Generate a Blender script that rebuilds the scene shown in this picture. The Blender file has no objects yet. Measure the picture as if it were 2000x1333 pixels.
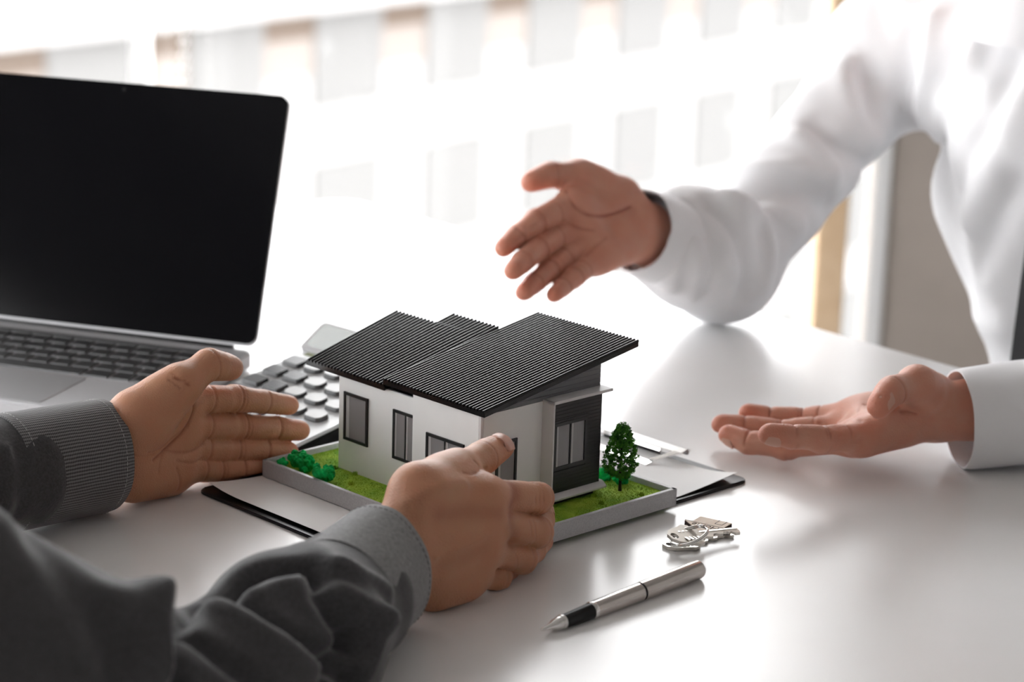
import bpy, bmesh, math, random
import numpy as np
from mathutils import Vector, Matrix
from mathutils.bvhtree import BVHTree
random.seed(3)
SC = bpy.context.scene
# ------------------------------------------------------------------ camera, world, light, exposure
FPX, PITCH, ROLL, CAMH = 4611.0, math.radians(14.86), math.radians(1.74), 0.53   # table top is z = 0
cr, sr = math.cos(ROLL), math.sin(ROLL)
_r = np.array([1, 0, 0.]); _f = np.array([0, math.cos(PITCH), -math.sin(PITCH)]); _u = np.array([0, math.sin(PITCH), math.cos(PITCH)])
CX, CU, CF = cr*_r + sr*_u, -sr*_r + cr*_u, _f
CAM = np.array([0, 0, CAMH])
cd = bpy.data.cameras.new('camera'); cam = bpy.data.objects.new('camera', cd); SC.collection.objects.link(cam)
cam.matrix_world = Matrix(((CX[0], CU[0], -CF[0], CAM[0]), (CX[1], CU[1], -CF[1], CAM[1]), (CX[2], CU[2], -CF[2], CAM[2]), (0, 0, 0, 1)))
cd.sensor_width = 36; cd.lens = FPX/2000*36; cd.clip_start = .05; cd.clip_end = 500
cd.dof.use_dof = True; cd.dof.focus_distance = 1.56; cd.dof.aperture_fstop = 6.3
SC.camera = cam
W = bpy.data.worlds.new('world'); SC.world = W; W.use_nodes = True
W.node_tree.nodes['Background'].inputs[0].default_value = (0.985, 0.99, 1.0, 1)
W.node_tree.nodes['Background'].inputs[1].default_value = 5.2
SC.view_settings.view_transform = 'Standard'; SC.view_settings.look = 'None'
SC.view_settings.exposure = 0.47; SC.view_settings.gamma = 1.0; SC.view_settings.use_curve_mapping = False
SC.cycles.use_denoising = True
SC.cycles.max_bounces = 8; SC.cycles.transparent_max_bounces = 12
SC.cycles.sample_clamp_indirect = 6
def ray(px, py): return CF + CX*(px-1000)/FPX - CU*(py-666.5)/FPX
def G(px, py, z=0):            # a point on the horizontal plane z
    d = ray(px, py); return CAM + d*((z-CAMH)/d[2])
def D(px, py, dep): return CAM + ray(px, py)*dep
def PL(px, py, p0, n):
    d = ray(px, py); return CAM + d*(((np.array(p0)-CAM) @ n)/(d @ n))
def azv(deg): a = math.radians(deg); return np.array([math.sin(a), math.cos(a), 0.])
ZV = np.array([0, 0, 1.])

# ------------------------------------------------------------------ materials
def mat(name, col, rough=.5, metal=0, spec=.5, **k):
    m = bpy.data.materials.new(name); m.use_nodes = True; b = m.node_tree.nodes['Principled BSDF']
    b.inputs['Base Color'].default_value = (*col, 1); b.inputs['Roughness'].default_value = rough
    b.inputs['Metallic'].default_value = metal; b.inputs['Specular IOR Level'].default_value = spec
    for kk, v in k.items(): b.inputs[kk.replace('_', ' ')].default_value = v
    return m
def N(m, t, **k):
    n = m.node_tree.nodes.new(t)
    for a, v in k.items(): setattr(n, a, v)
    return n
def L(m, a, b): m.node_tree.links.new(a, b)
def BS(m): return m.node_tree.nodes['Principled BSDF']
def mottle(m, c1, c2, scale, detail=4, coord='Object', bump=0, bscale=None, bdist=.001):
    tc = N(m, 'ShaderNodeTexCoord'); n = N(m, 'ShaderNodeTexNoise'); n.inputs['Scale'].default_value = scale; n.inputs['Detail'].default_value = detail
    r = N(m, 'ShaderNodeValToRGB'); r.color_ramp.elements[0].position = .35; r.color_ramp.elements[1].position = .65
    r.color_ramp.elements[0].color = (*c1, 1); r.color_ramp.elements[1].color = (*c2, 1)
    L(m, tc.outputs[coord], n.inputs['Vector']); L(m, n.outputs['Fac'], r.inputs['Fac']); L(m, r.outputs['Color'], BS(m).inputs['Base Color'])
    if bump:
        n2 = N(m, 'ShaderNodeTexNoise'); n2.inputs['Scale'].default_value = bscale or scale*4; n2.inputs['Detail'].default_value = 3
        L(m, tc.outputs[coord], n2.inputs['Vector'])
        bp = N(m, 'ShaderNodeBump'); bp.inputs['Strength'].default_value = bump; bp.inputs['Distance'].default_value = bdist
        L(m, n2.outputs['Fac'], bp.inputs['Height']); L(m, bp.outputs['Normal'], BS(m).inputs['Normal'])
    return m

M_table = mottle(mat('white_laminate', (.8, .8, .8), .23, spec=.55), (.86, .855, .85), (.88, .88, .88), 9, bump=.04, bscale=700, bdist=.0006)
M_tedge = mat('table_edge_band', (.75, .75, .75), .4)
M_steel = mat('brushed_steel', (.55, .55, .55), .3, 1)
M_chrome = mat('chrome', (.8, .79, .77), .12, 1)
M_pensteel = mat('pen_steel', (.62, .58, .55), .2, 1)
M_black = mat('black_plastic', (.012, .012, .013), .35, spec=.35)
M_blackgloss = mat('black_gloss', (.010, .010, .011), .3, spec=.25)
M_roof = mat('roof_black', (.006, .006, .007), .2, spec=.45)
M_wall = mottle(mat('model_white', (.9, .9, .9), .55), (.9, .9, .9), (.88, .88, .88), 60)
M_frame = mat('frame_black', (.01, .011, .012), .35)
M_grey_sid = mat('grey_siding', (.16, .165, .175), .4)
M_groove = mat('groove_dark', (.01, .01, .01), .7)
M_clad = mat('black_cladding', (.012, .012, .013), .45)
M_tray = mottle(mat('tray_grey', (.4, .4, .41), .45), (.46, .46, .48), (.54, .54, .55), 900, 2)
M_trim = mat('trim_white', (.72, .7, .7), .4)
M_pane = mat('pane_grey', (.27, .26, .27), .15, spec=.6)
M_pane2 = mat('pane_curtain', (.5, .49, .5), .3)
M_grass = mottle(mat('flock_grass', (.1, .25, .02), .95), (.17, .38, .02), (.44, .62, .06), 60, 6, bump=.8, bscale=1800, bdist=.001)
M_grassblade = mottle(mat('flock_fibre', (.1, .25, .02), .95), (.18, .40, .02), (.48, .66, .07), 60, 6)
M_foam = mottle(mat('foam_green', (.0, .3, .06), .95), (.0, .30, .05), (.0, .66, .15), 220, 6, bump=1, bscale=1200, bdist=.001)
M_leaf = mottle(mat('leaf_green', (.03, .14, .01), .9), (.012, .09, .006), (.09, .34, .015), 300, 3)
M_twig = mat('twig_brown', (.03, .018, .012), .8)
M_paper = mat('paper', (.93, .93, .93), .7)
M_alu = mat('laptop_grey', (.56, .56, .575), .4, .3)
M_pad = mat('trackpad_grey', (.46, .46, .47), .3, .3)
M_key = mat('key_black', (.03, .03, .032), .4, spec=1.)
M_well = mat('key_well', (.36, .36, .37), .4, .3)
M_screen = mat('screen_glass', (.004, .004, .005), .1, spec=.12)
M_calc = mat('calculator_silver', (.66, .67, .68), .35, .2)
M_ckey = mat('calculator_key', (.66, .67, .68), .35)
M_ckeyd = mat('calculator_key_dark', (.2, .205, .21), .35)
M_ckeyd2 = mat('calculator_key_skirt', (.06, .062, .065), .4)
M_lcd = mat('display_glass', (.75, .8, .8), .08, .6)  # pale base colour stands in for the window reflected in the display
M_solar = mat('solar_cell', (.22, .24, .12), .4)
M_wood = mottle(mat('tag_wood', (.6, .42, .28), .6), (.84, .68, .54), (.90, .77, .64), 300)
M_burn = mat('burnt_wood', (.05, .025, .018), .8)
M_brass = mat('key_nickel', (.70, .67, .62), .28, 1)
M_room = mat('room_grey', (.40, .38, .365), .8)
M_taupe = mottle(mat('taupe_wall', (.4, .35, .31), .8), (.40, .35, .31), (.44, .385, .34), 6)
M_floor = mottle(mat('floor_grey', (.35, .34, .33), .4), (.3, .29, .28), (.4, .39, .38), 4)
M_winwood = mottle(mat('frame_wood', (.72, .52, .32), .45), (.7, .5, .31), (.78, .58, .38), 20)
M_winwhite = mat('frame_white', (.8, .8, .8), .4)
M_cord = mat('cord_white', (.85, .84, .82), .4)
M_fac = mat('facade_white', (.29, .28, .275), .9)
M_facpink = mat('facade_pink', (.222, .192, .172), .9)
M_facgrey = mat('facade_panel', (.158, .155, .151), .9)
M_facbrownshade = mat('facade_brown_shade', (.108, .079, .060), .9)
M_tie = mat('tie_black', (.008, .008, .01), .6)
M_trouser = mat('trouser_dark', (.03, .03, .035), .9)
M_nail = mat('nail', (.60, .33, .25), .35, spec=.35)
M_stitch = mat('stitch', (.55, .55, .55), .8)
M_hair = mat('hair_black', (.02, .015, .012), .5)
M_button = mat('button_grey', (.3, .3, .31), .3)
# glass: thin pane that lets the daylight through
def glass(name):
    m = bpy.data.materials.new(name); m.use_nodes = True; nt = m.node_tree; nt.nodes.remove(BS(m))
    o = nt.nodes['Material Output']; t = N(m, 'ShaderNodeBsdfTransparent'); g = N(m, 'ShaderNodeBsdfGlossy'); g.inputs['Roughness'].default_value = .02
    mx = N(m, 'ShaderNodeMixShader'); mx.inputs['Fac'].default_value = .06
    L(m, t.outputs[0], mx.inputs[1]); L(m, g.outputs[0], mx.inputs[2]); L(m, mx.outputs[0], o.inputs['Surface'])
    return m
M_glass = glass('window_glass')
# skin: base tone, redness carried by a vertex attribute (knuckles, fingertips, palm)
def skin(name, base, red, rough=.45):
    m = mat(name, base, rough, spec=.35); b = BS(m)
    b.inputs['Subsurface Weight'].default_value = .12; b.inputs['Subsurface Radius'].default_value = (.012, .004, .002); b.inputs['Subsurface Scale'].default_value = .5
    at = N(m, 'ShaderNodeAttribute', attribute_name='tint'); tc = N(m, 'ShaderNodeTexCoord')
    n1 = N(m, 'ShaderNodeTexNoise'); n1.inputs['Scale'].default_value = 70; n1.inputs['Detail'].default_value = 5
    L(m, tc.outputs['Object'], n1.inputs['Vector'])
    ma = N(m, 'ShaderNodeMath', operation='MULTIPLY_ADD'); ma.inputs[1].default_value = .8; ma.inputs[2].default_value = -.4
    L(m, n1.outputs['Fac'], ma.inputs[0]); ad = N(m, 'ShaderNodeMath', operation='ADD', use_clamp=True)
    L(m, ma.outputs[0], ad.inputs[0]); L(m, at.outputs['Fac'], ad.inputs[1])
    mx = N(m, 'ShaderNodeMix', data_type='RGBA'); mx.inputs[6].default_value = (*base, 1); mx.inputs[7].default_value = (*red, 1)
    L(m, ad.outputs[0], mx.inputs[0]); 
    cr2 = N(m, 'ShaderNodeAttribute', attribute_name='crease'); mx2 = N(m, 'ShaderNodeMix', data_type='RGBA')
    L(m, mx.outputs[2], mx2.inputs[6]); mx2.inputs[7].default_value = (red[0]*.55, red[1]*.45, red[2]*.42, 1); L(m, cr2.outputs['Fac'], mx2.inputs[0])
    L(m, mx2.outputs[2], b.inputs['Base Color'])
    v = N(m, 'ShaderNodeTexVoronoi'); v.inputs['Scale'].default_value = 900; n2 = N(m, 'ShaderNodeTexNoise'); n2.inputs['Scale'].default_value = 260; n2.inputs['Detail'].default_value = 4
    L(m, tc.outputs['Object'], v.inputs['Vector']); L(m, tc.outputs['Object'], n2.inputs['Vector'])
    a2 = N(m, 'ShaderNodeMath', operation='ADD'); L(m, v.outputs['Distance'], a2.inputs[0]); L(m, n2.outputs['Fac'], a2.inputs[1])
    bp = N(m, 'ShaderNodeBump'); bp.inputs['Strength'].default_value = .4; bp.inputs['Distance'].default_value = .0006
    L(m, a2.outputs[0], bp.inputs['Height']); L(m, bp.outputs['Normal'], b.inputs['Normal'])
    return m
M_skinA = skin('skin_tan', (.54, .285, .17), (.55, .21, .12))
M_skinB = skin('skin_pink', (.58, .30, .215), (.58, .18, .11))
# shirt cloth
def cloth(name, c1, c2, scale, bump=.3, rough=.9, sheen=0):
    m = mat(name, c1, rough, spec=.2); b = BS(m); b.inputs['Sheen Weight'].default_value = sheen; b.inputs['Sheen Roughness'].default_value = .4
    tc = N(m, 'ShaderNodeTexCoord'); n = N(m, 'ShaderNodeTexNoise'); n.inputs['Scale'].default_value = scale; n.inputs['Detail'].default_value = 6; n.inputs['Roughness'].default_value = .7
    mx = N(m, 'ShaderNodeMix', data_type='RGBA'); mx.inputs[6].default_value = (*c1, 1); mx.inputs[7].default_value = (*c2, 1)
    L(m, tc.outputs['Object'], n.inputs['Vector']); L(m, n.outputs['Fac'], mx.inputs[0]); L(m, mx.outputs[2], b.inputs['Base Color'])
    bp = N(m, 'ShaderNodeBump'); bp.inputs['Strength'].default_value = bump; bp.inputs['Distance'].default_value = .001
    L(m, n.outputs['Fac'], bp.inputs['Height']); L(m, bp.outputs['Normal'], b.inputs['Normal'])
    return m
M_gshirt = cloth('shirt_charcoal', (.010, .010, .011), (.115, .115, .12), 500, sheen=.45)
M_wshirt = cloth('shirt_white', (.82, .82, .84), (.86, .86, .87), 60, .05)
def ribcloth(name, c1, c2, freq, freq2):   # ribbed weave; UV.y runs round the cuff, UV.x along it
    m = mat(name, c1, .85, spec=.2); b = BS(m); b.inputs['Sheen Weight'].default_value = .3
    uv = N(m, 'ShaderNodeUVMap'); sp = N(m, 'ShaderNodeSeparateXYZ'); L(m, uv.outputs[0], sp.inputs[0])
    def wave(out, fr, ph):
        nz = N(m, 'ShaderNodeTexNoise'); nz.inputs['Scale'].default_value = 8; L(m, uv.outputs[0], nz.inputs['Vector'])
        a = N(m, 'ShaderNodeMath', operation='MULTIPLY'); a.inputs[1].default_value = fr; L(m, out, a.inputs[0])
        c = N(m, 'ShaderNodeMath', operation='MULTIPLY_ADD'); c.inputs[1].default_value = ph; L(m, nz.outputs['Fac'], c.inputs[0]); L(m, a.outputs[0], c.inputs[2])
        s = N(m, 'ShaderNodeMath', operation='SINE'); L(m, c.outputs[0], s.inputs[0])
        q = N(m, 'ShaderNodeMath', operation='MULTIPLY_ADD'); q.inputs[1].default_value = .5; q.inputs[2].default_value = .5; L(m, s.outputs[0], q.inputs[0]); return q.outputs[0]
    w1 = wave(sp.outputs['Y'], freq, 3); w2 = wave(sp.outputs['X'], freq2, 4)
    k = N(m, 'ShaderNodeMath', operation='MULTIPLY_ADD'); k.inputs[1].default_value = .35; L(m, w2, k.inputs[0])
    k0 = N(m, 'ShaderNodeMath', operation='MULTIPLY'); k0.inputs[1].default_value = .65; L(m, w1, k0.inputs[0]); L(m, k0.outputs[0], k.inputs[2])
    mx = N(m, 'ShaderNodeMix', data_type='RGBA'); mx.inputs[6].default_value = (*c1, 1); mx.inputs[7].default_value = (*c2, 1)
    L(m, k.outputs[0], mx.inputs[0]); L(m, mx.outputs[2], b.inputs['Base Color'])
    bp = N(m, 'ShaderNodeBump'); bp.inputs['Strength'].default_value = .5; bp.inputs['Distance'].default_value = .0006
    L(m, k.outputs[0], bp.inputs['Height']); L(m, bp.outputs['Normal'], b.inputs['Normal'])
    return m
M_gcuff = ribcloth('cuff_charcoal', (.012, .012, .013), (.25, .25, .255), 2*math.pi*105, 2*math.pi*60)
M_gcuff2 = cloth('cuff_grey_weave', (.06, .06, .061), (.42, .42, .425), 420, .3, sheen=.3)

# ------------------------------------------------------------------ object helpers
def empty(name, loc, label=None, cat=None, group=None, kind=None):
    o = bpy.data.objects.new(name, None); o.empty_display_size = .01; o.location = loc; SC.collection.objects.link(o)
    props(o, label, cat, group, kind); return o
def props(o, label=None, cat=None, group=None, kind=None):
    if label: o['label'] = label
    if cat: o['category'] = cat
    if group: o['group'] = group
    if kind: o['kind'] = kind
    return o
def link(name, me, m=None, parent=None, smooth=False, **k):
    o = bpy.data.objects.new(name, me); SC.collection.objects.link(o)
    if m is not None:
        for mm in (m if isinstance(m, (list, tuple)) else [m]): me.materials.append(mm)
    if smooth is True: me.polygons.foreach_set('use_smooth', [True]*len(me.polygons))
    elif smooth: 
        me.polygons.foreach_set('use_smooth', [True]*len(me.polygons)); me.set_sharp_from_angle(angle=math.radians(smooth))
    if parent is not None:
        o.parent = parent; o.matrix_parent_inverse = Matrix.Translation(-Vector(parent.location))
    return props(o, **k)
class MB:                       # mesh collector
    def __init__(s): s.v = []; s.f = []; s.mi = []; s.cur = 0
    def add(s, vs, fs):
        n = len(s.v); s.v += [tuple(map(float, p)) for p in vs]; s.f += [tuple(i+n for i in f) for f in fs]; s.mi += [s.cur]*len(fs)
    def box(s, o, a, b, c):     # origin corner + three edge vectors
        o, a, b, c = map(np.array, (o, a, b, c))
        if np.dot(np.cross(a, b), c) < 0: a, b = b, a
        p = [o, o+a, o+a+b, o+b, o+c, o+a+c, o+a+b+c, o+b+c]
        s.add(p, [(0, 3, 2, 1), (4, 5, 6, 7), (0, 1, 5, 4), (1, 2, 6, 5), (2, 3, 7, 6), (3, 0, 4, 7)])
    def prism(s, pts, ext):     # planar polygon extruded
        pts = [np.array(p, float) for p in pts]; ext = np.array(ext); n = len(pts)
        nn = np.zeros(3)
        for i in range(n): nn = nn + np.cross(pts[i], pts[(i+1) % n])
        if nn @ ext < 0: pts = pts[::-1]
        s.add(pts + [p+ext for p in pts], [tuple(range(n))[::-1], tuple(range(n, 2*n))] + [(i, (i+1) % n, n+(i+1) % n, n+i) for i in range(n)])
    def lathe(s, o, ax, prof, seg=32):   # prof: list of (dist along axis, radius)
        o = np.array(o, float); ax = np.array(ax, float); ax = ax/np.linalg.norm(ax)
        t = np.cross(ax, [0.3, .1, 1.]); t = t/np.linalg.norm(t); q = np.cross(ax, t); vs = []; fs = []
        for d, r in prof:
            for k in range(seg):
                an = 2*math.pi*k/seg; vs.append(o+ax*d+(t*math.cos(an)+q*math.sin(an))*max(r, 1e-5))
        for i in range(len(prof)-1):
            for k in range(seg):
                k2 = (k+1) % seg; fs.append((i*seg+k, i*seg+k2, (i+1)*seg+k2, (i+1)*seg+k))
        fs.append(tuple(range(seg))[::-1]); fs.append(tuple((len(prof)-1)*seg+k for k in range(seg)))
        s.add(vs, fs)
    def tube(s, pts, r, seg=10, closed=False):
        pts = [np.array(p, float) for p in pts]; n = len(pts); vs = []; fs = []; up = None
        for i, p in enumerate(pts):
            if closed: t = pts[(i+1) % n]-pts[i-1]
            else: t = pts[min(i+1, n-1)]-pts[max(i-1, 0)]
            t = t/np.linalg.norm(t)
            if up is None: up = np.cross(t, [0.12, .3, 1.])
            up = up - t*(up@t); up = up/np.linalg.norm(up); q = np.cross(t, up)
            rr = r[i] if isinstance(r, (list, tuple)) else r
            for k in range(seg):
                an = 2*math.pi*k/seg; vs.append(p+(up*math.cos(an)+q*math.sin(an))*rr)
        m = n if closed else n-1
        for i in range(m):
            j = (i+1) % n
            for k in range(seg):
                k2 = (k+1) % seg; fs.append((i*seg+k, i*seg+k2, j*seg+k2, j*seg+k))
        if not closed: fs.append(tuple(range(seg))[::-1]); fs.append(tuple((n-1)*seg+k for k in range(seg)))
        s.add(vs, fs)
    def mesh(s, name='m'):
        me = bpy.data.meshes.new(name); me.from_pydata(s.v, [], s.f); me.polygons.foreach_set('material_index', s.mi); me.update(); return me
    def obj(s, name, m, parent=None, smooth=False, bevel=0, bseg=2, **k):
        me = s.mesh(name)
        if bevel:
            bm = bmesh.new(); bm.from_mesh(me); bmesh.ops.bevel(bm, geom=bm.edges[:], offset=bevel, segments=bseg, affect='EDGES', clamp_overlap=True); bm.to_mesh(me); bm.free()
            if not smooth: smooth = 40
        return link(name, me, m, parent, smooth, **k)
def rrect(cx, cy, w, h, r, n=6):     # rounded rectangle outline, 2-D
    out = []
    for (sx, sy, a0) in ((1, 1, 0), (-1, 1, 90), (-1, -1, 180), (1, -1, 270)):
        for i in range(n+1):
            a = math.radians(a0+90*i/n); out.append((cx+sx*(w/2-r)+r*math.cos(a), cy+sy*(h/2-r)+r*math.sin(a)))
    return out

# ------------------------------------------------------------------ signed-distance modelling (numpy) for bodies and clothes
class SDF:
    def __init__(s, lo, hi, h):
        s.lo = np.array(lo, float); s.h = h; s.n = np.maximum(((np.array(hi)-s.lo)/h).astype(int)+2, 4)
        s.ax = [(s.lo[i]+h*np.arange(s.n[i])).astype(np.float32) for i in range(3)]
        s.v = np.full(s.n, .05, np.float32)
    def box(s, lo, hi):
        a = np.clip(((np.array(lo)-s.lo)/s.h).astype(int)-1, 0, s.n-1); b = np.clip(((np.array(hi)-s.lo)/s.h).astype(int)+3, 1, s.n)
        return tuple(slice(int(x), int(max(y, x+1))) for x, y in zip(a, b))
    def grid(s, sl): return [s.ax[0][sl[0]][:, None, None], s.ax[1][sl[1]][None, :, None], s.ax[2][sl[2]][None, None, :]]
def smin(a, b, k):
    h = np.maximum(k-np.abs(a-b), 0)/k
    return np.minimum(a, b)-h*h*k*.25
def cone_d(g, a, b, ra, rb, n=None, fl=1.):
    a = np.array(a, np.float32); b = np.array(b, np.float32); ba = b-a; l2 = float(ba@ba)+1e-12
    X_, Y_, Z_ = g[0]-a[0], g[1]-a[1], g[2]-a[2]
    h = np.clip((X_*ba[0]+Y_*ba[1]+Z_*ba[2])/l2, 0, 1)
    X_ = X_-h*ba[0]; Y_ = Y_-h*ba[1]; Z_ = Z_-h*ba[2]
    if n is not None:
        n = np.array(n, np.float32); qn = X_*n[0]+Y_*n[1]+Z_*n[2]; e = fl*fl-1
        d = np.sqrt(X_*X_+Y_*Y_+Z_*Z_+e*qn*qn)
    else: d = np.sqrt(X_*X_+Y_*Y_+Z_*Z_)
    return d-(ra+(rb-ra)*h)
def ell_d(g, c, ax, r):
    k0 = 0; k1 = 0
    for i in range(3):
        u = ax[i]; q = (g[0]-np.float32(c[0]))*np.float32(u[0])+(g[1]-np.float32(c[1]))*np.float32(u[1])+(g[2]-np.float32(c[2]))*np.float32(u[2])
        k0 = k0+(q/r[i])**2; k1 = k1+(q/(r[i]**2))**2
    k0 = np.sqrt(k0); k1 = np.sqrt(k1)+1e-6
    return k0*(k0-1)/k1
def prim_box(p, m):
    if p[0] == 'c': a, b, R = np.array(p[1]), np.array(p[2]), max(p[3], p[4])+m; return np.minimum(a, b)-R, np.maximum(a, b)+R
    R = max(p[3])+m; return np.array(p[1])-R, np.array(p[1])+R
def prim_d(p, g):
    if p[0] == 'c': return cone_d(g, p[1], p[2], p[3], p[4], *(p[5:7] if len(p) > 5 else ()))
    return ell_d(g, p[1], p[2], p[3])
def build_sdf(groups, h, k_in=.008, k_root=.006, hard=True, smooth=1):
    """groups[0] is the body; every later group is smooth-joined to the body but stays separate from its neighbours."""
    lo = np.min([prim_box(p, .008)[0] for gr in groups for p in gr], 0); hi = np.max([prim_box(p, .008)[1] for gr in groups for p in gr], 0)
    F = SDF(lo, hi, h); m = max(.02, k_in*1.5)
    for p in groups[0]:
        sl = F.box(*prim_box(p, m)); F.v[sl] = smin(F.v[sl], prim_d(p, F.grid(sl)), k_in)
    base = F.v.copy()
    for gr in groups[1:]:
        bl = np.min([prim_box(p, .014)[0] for p in gr], 0); bh = np.max([prim_box(p, .014)[1] for p in gr], 0)
        sl = F.box(bl, bh); g = F.grid(sl); t = None
        for p in gr:
            d = prim_d(p, g); t = d if t is None else smin(t, d, .004)
        F.v[sl] = np.minimum(F.v[sl], smin(base[sl], t, k_root))
    return surface_nets(F.v, F.lo, h, smooth)
def surface_nets(v, lo, h, smooth=1):
    s = v < 0; nx, ny, nz = v.shape
    cnt = np.zeros((nx-1, ny-1, nz-1), np.uint8)
    for i in (0, 1):
        for j in (0, 1):
            for k in (0, 1): cnt += s[i:nx-1+i, j:ny-1+j, k:nz-1+k]
    mask = (cnt > 0) & (cnt < 8); I = np.argwhere(mask); idx = np.full(mask.shape, -1, np.int32); idx[mask] = np.arange(len(I))
    acc = np.zeros((len(I), 3)); num = np.zeros(len(I)); C8 = [(i, j, k) for i in (0, 1) for j in (0, 1) for k in (0, 1)]
    val = {c: v[I[:, 0]+c[0], I[:, 1]+c[1], I[:, 2]+c[2]].astype(float) for c in C8}
    for c in C8:
        for ax in range(3):
            if c[ax]: continue
            e = list(c); e[ax] = 1; e = tuple(e); a, b = val[c], val[e]; cr_ = (a < 0) != (b < 0)
            t = np.where(cr_, a/np.where(cr_, a-b, 1), 0)
            p = np.array(c, float)[None, :].repeat(len(I), 0); p[:, ax] += t; acc[cr_] += p[cr_]; num[cr_] += 1
    V = (I+acc/num[:, None])*h+lo; Q = []
    for ax in range(3):
        a, b = [x for x in range(3) if x != ax]
        s0 = s.take(range(0, s.shape[ax]-1), ax); s1 = s.take(range(1, s.shape[ax]), ax); E = np.argwhere(s0 != s1)
        ok = (E[:, a] > 0) & (E[:, b] > 0) & (E[:, a] < v.shape[a]-1) & (E[:, b] < v.shape[b]-1); E = E[ok]
        ins = s0[E[:, 0], E[:, 1], E[:, 2]]
        def cell(da, db): q = E.copy(); q[:, a] -= da; q[:, b] -= db; return idx[q[:, 0], q[:, 1], q[:, 2]]
        q = np.stack([cell(1, 1), cell(0, 1), cell(0, 0), cell(1, 0)], 1)
        flip = ins if ax != 1 else ~ins
        q[~flip] = q[~flip][:, ::-1]; Q.append(q)
    Q = np.concatenate(Q); Q = Q[(Q >= 0).all(1)]
    for _ in range(smooth): V = laplace(V, Q, .5)
    return V, Q
def laplace(V, Q, w):
    acc = np.zeros_like(V); n = np.zeros(len(V))
    for i in range(4):
        j = (i+1) % 4; np.add.at(acc, Q[:, i], V[Q[:, j]]); np.add.at(n, Q[:, i], 1); np.add.at(acc, Q[:, j], V[Q[:, i]]); np.add.at(n, Q[:, j], 1)
    n[n == 0] = 1; return V*(1-w)+acc/n[:, None]*w
def vnormals(V, Q):
    fn = np.cross(V[Q[:, 2]]-V[Q[:, 0]], V[Q[:, 3]]-V[Q[:, 1]]); N_ = np.zeros_like(V)
    for i in range(4): np.add.at(N_, Q[:, i], fn)
    return N_/(np.linalg.norm(N_, axis=1)[:, None]+1e-12)
def seg_dist(V, pts):
    best = np.full(len(V), 1e9)
    for a, b in zip(pts[:-1], pts[1:]):
        a = np.array(a); b = np.array(b); ba = b-a; h = np.clip(((V-a)@ba)/(ba@ba+1e-12), 0, 1); best = np.minimum(best, np.linalg.norm(V-a-h[:, None]*ba, axis=1))
    return best
def bvh_hits(V, Q, pix):
    t = BVHTree.FromPolygons([Vector(p) for p in V], Q.tolist()); out = []
    for px, py in pix:
        d = ray(px, py); r = t.ray_cast(Vector(CAM), Vector(d).normalized())
        out.append(None if r[0] is None else np.array(r[0]))
    return out
def strokes(V, Q, lst):
    """fold ridges (amp > 0) and valleys (amp < 0): polylines given where the camera ray meets the cloth."""
    Nn = vnormals(V, Q); allp = [p for st in lst for p in st[0]]; hs = bvh_hits(V, Q, allp); i = 0; dv = np.zeros(len(V))
    for pix, w, amp in lst:
        pts = [h for h in hs[i:i+len(pix)] if h is not None]; i += len(pix)
        if len(pts) < 2: continue
        pts = smooth_poly(pts)
        d = seg_dist(V, pts); dv += amp*np.exp(-(d/w)**2)
    return V+Nn*dv[:, None]
def smooth_poly(pts, n=4):
    if len(pts) < 3: return pts
    out = []; P_ = [pts[0]]+list(pts)+[pts[-1]]
    for i in range(1, len(P_)-2):
        for k in range(n):
            t = k/n; a, b, c, d = P_[i-1], P_[i], P_[i+1], P_[i+2]
            out.append(.5*((2*b)+(-a+c)*t+(2*a-5*b+4*c-d)*t*t+(-a+3*b-3*c+d)*t**3))
    out.append(pts[-1]); return out
def npmesh(name, V, Q):
    me = bpy.data.meshes.new(name); me.vertices.add(len(V)); me.vertices.foreach_set('co', V.astype(np.float32).ravel())
    me.loops.add(Q.size); me.loops.foreach_set('vertex_index', Q.ravel().astype(np.int32)); me.polygons.add(len(Q))
    me.polygons.foreach_set('loop_start', np.arange(0, Q.size, 4, dtype=np.int32)); me.update(calc_edges=True); me.validate(); return me
#@@STRUCT
# ------------------------------------------------------------------ room, windows, building outside
FZ = -.74; CZ = 2.1; WY = 4.2
def sbox(name, x0, x1, y0, y1, z0, z1, m, **k):
    b = MB(); b.box((x0, y0, z0), (x1-x0, 0, 0), (0, y1-y0, 0), (0, 0, z1-z0)); return b.obj(name, m, kind='structure', **k)
sbox('floor', -3.4, 3.2, -2.2, WY+.1, FZ-.1, FZ, M_floor)
sbox('ceiling', -3.5, 3.3, -2.3, WY+.2, CZ, CZ+.1, M_room)
XT = .672
sbox('wall_back', XT, 3.2, WY-.02, WY+.14, FZ, CZ, M_taupe)
sbox('wall_right', 3.2, 3.3, -2.3, WY+.1, FZ, CZ, M_room)
sbox('wall_front', -3.4, 3.2, -2.3, -2.2, FZ, CZ, M_room)
# window wall: glazing with a wooden mullion and thin white ones
w1 = empty('window_1', (-1.3, WY, FZ), kind='structure')
def wbox(name, x0, x1, z0, z1, m, y0=WY-.03, y1=WY+.05, parent=w1):
    b = MB(); b.box((x0, y0, z0), (x1-x0, 0, 0), (0, y1-y0, 0), (0, 0, z1-z0)); return b.obj(name, m, parent, bevel=.004)
xm = [-3.36, -2.35, -1.5, -.685, .52]
wbox('mullion', .545, .60, FZ, CZ, M_winwood)
for x in (-3.4, -2.3, -1.5): wbox('mullion', x, x+.03, FZ, CZ, M_winwhite)
wbox('mullion', -.695, -.665, FZ, CZ, M_winwhite)
wbox('mullion', XT-.03, XT, FZ, CZ, M_winwhite)
wbox('sill_rail', -3.4, XT, FZ, FZ+.05, M_winwhite, WY-.02, WY+.04); wbox('head_rail', -3.4, XT, CZ-.06, CZ, M_winwhite, WY-.02, WY+.04)
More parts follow.
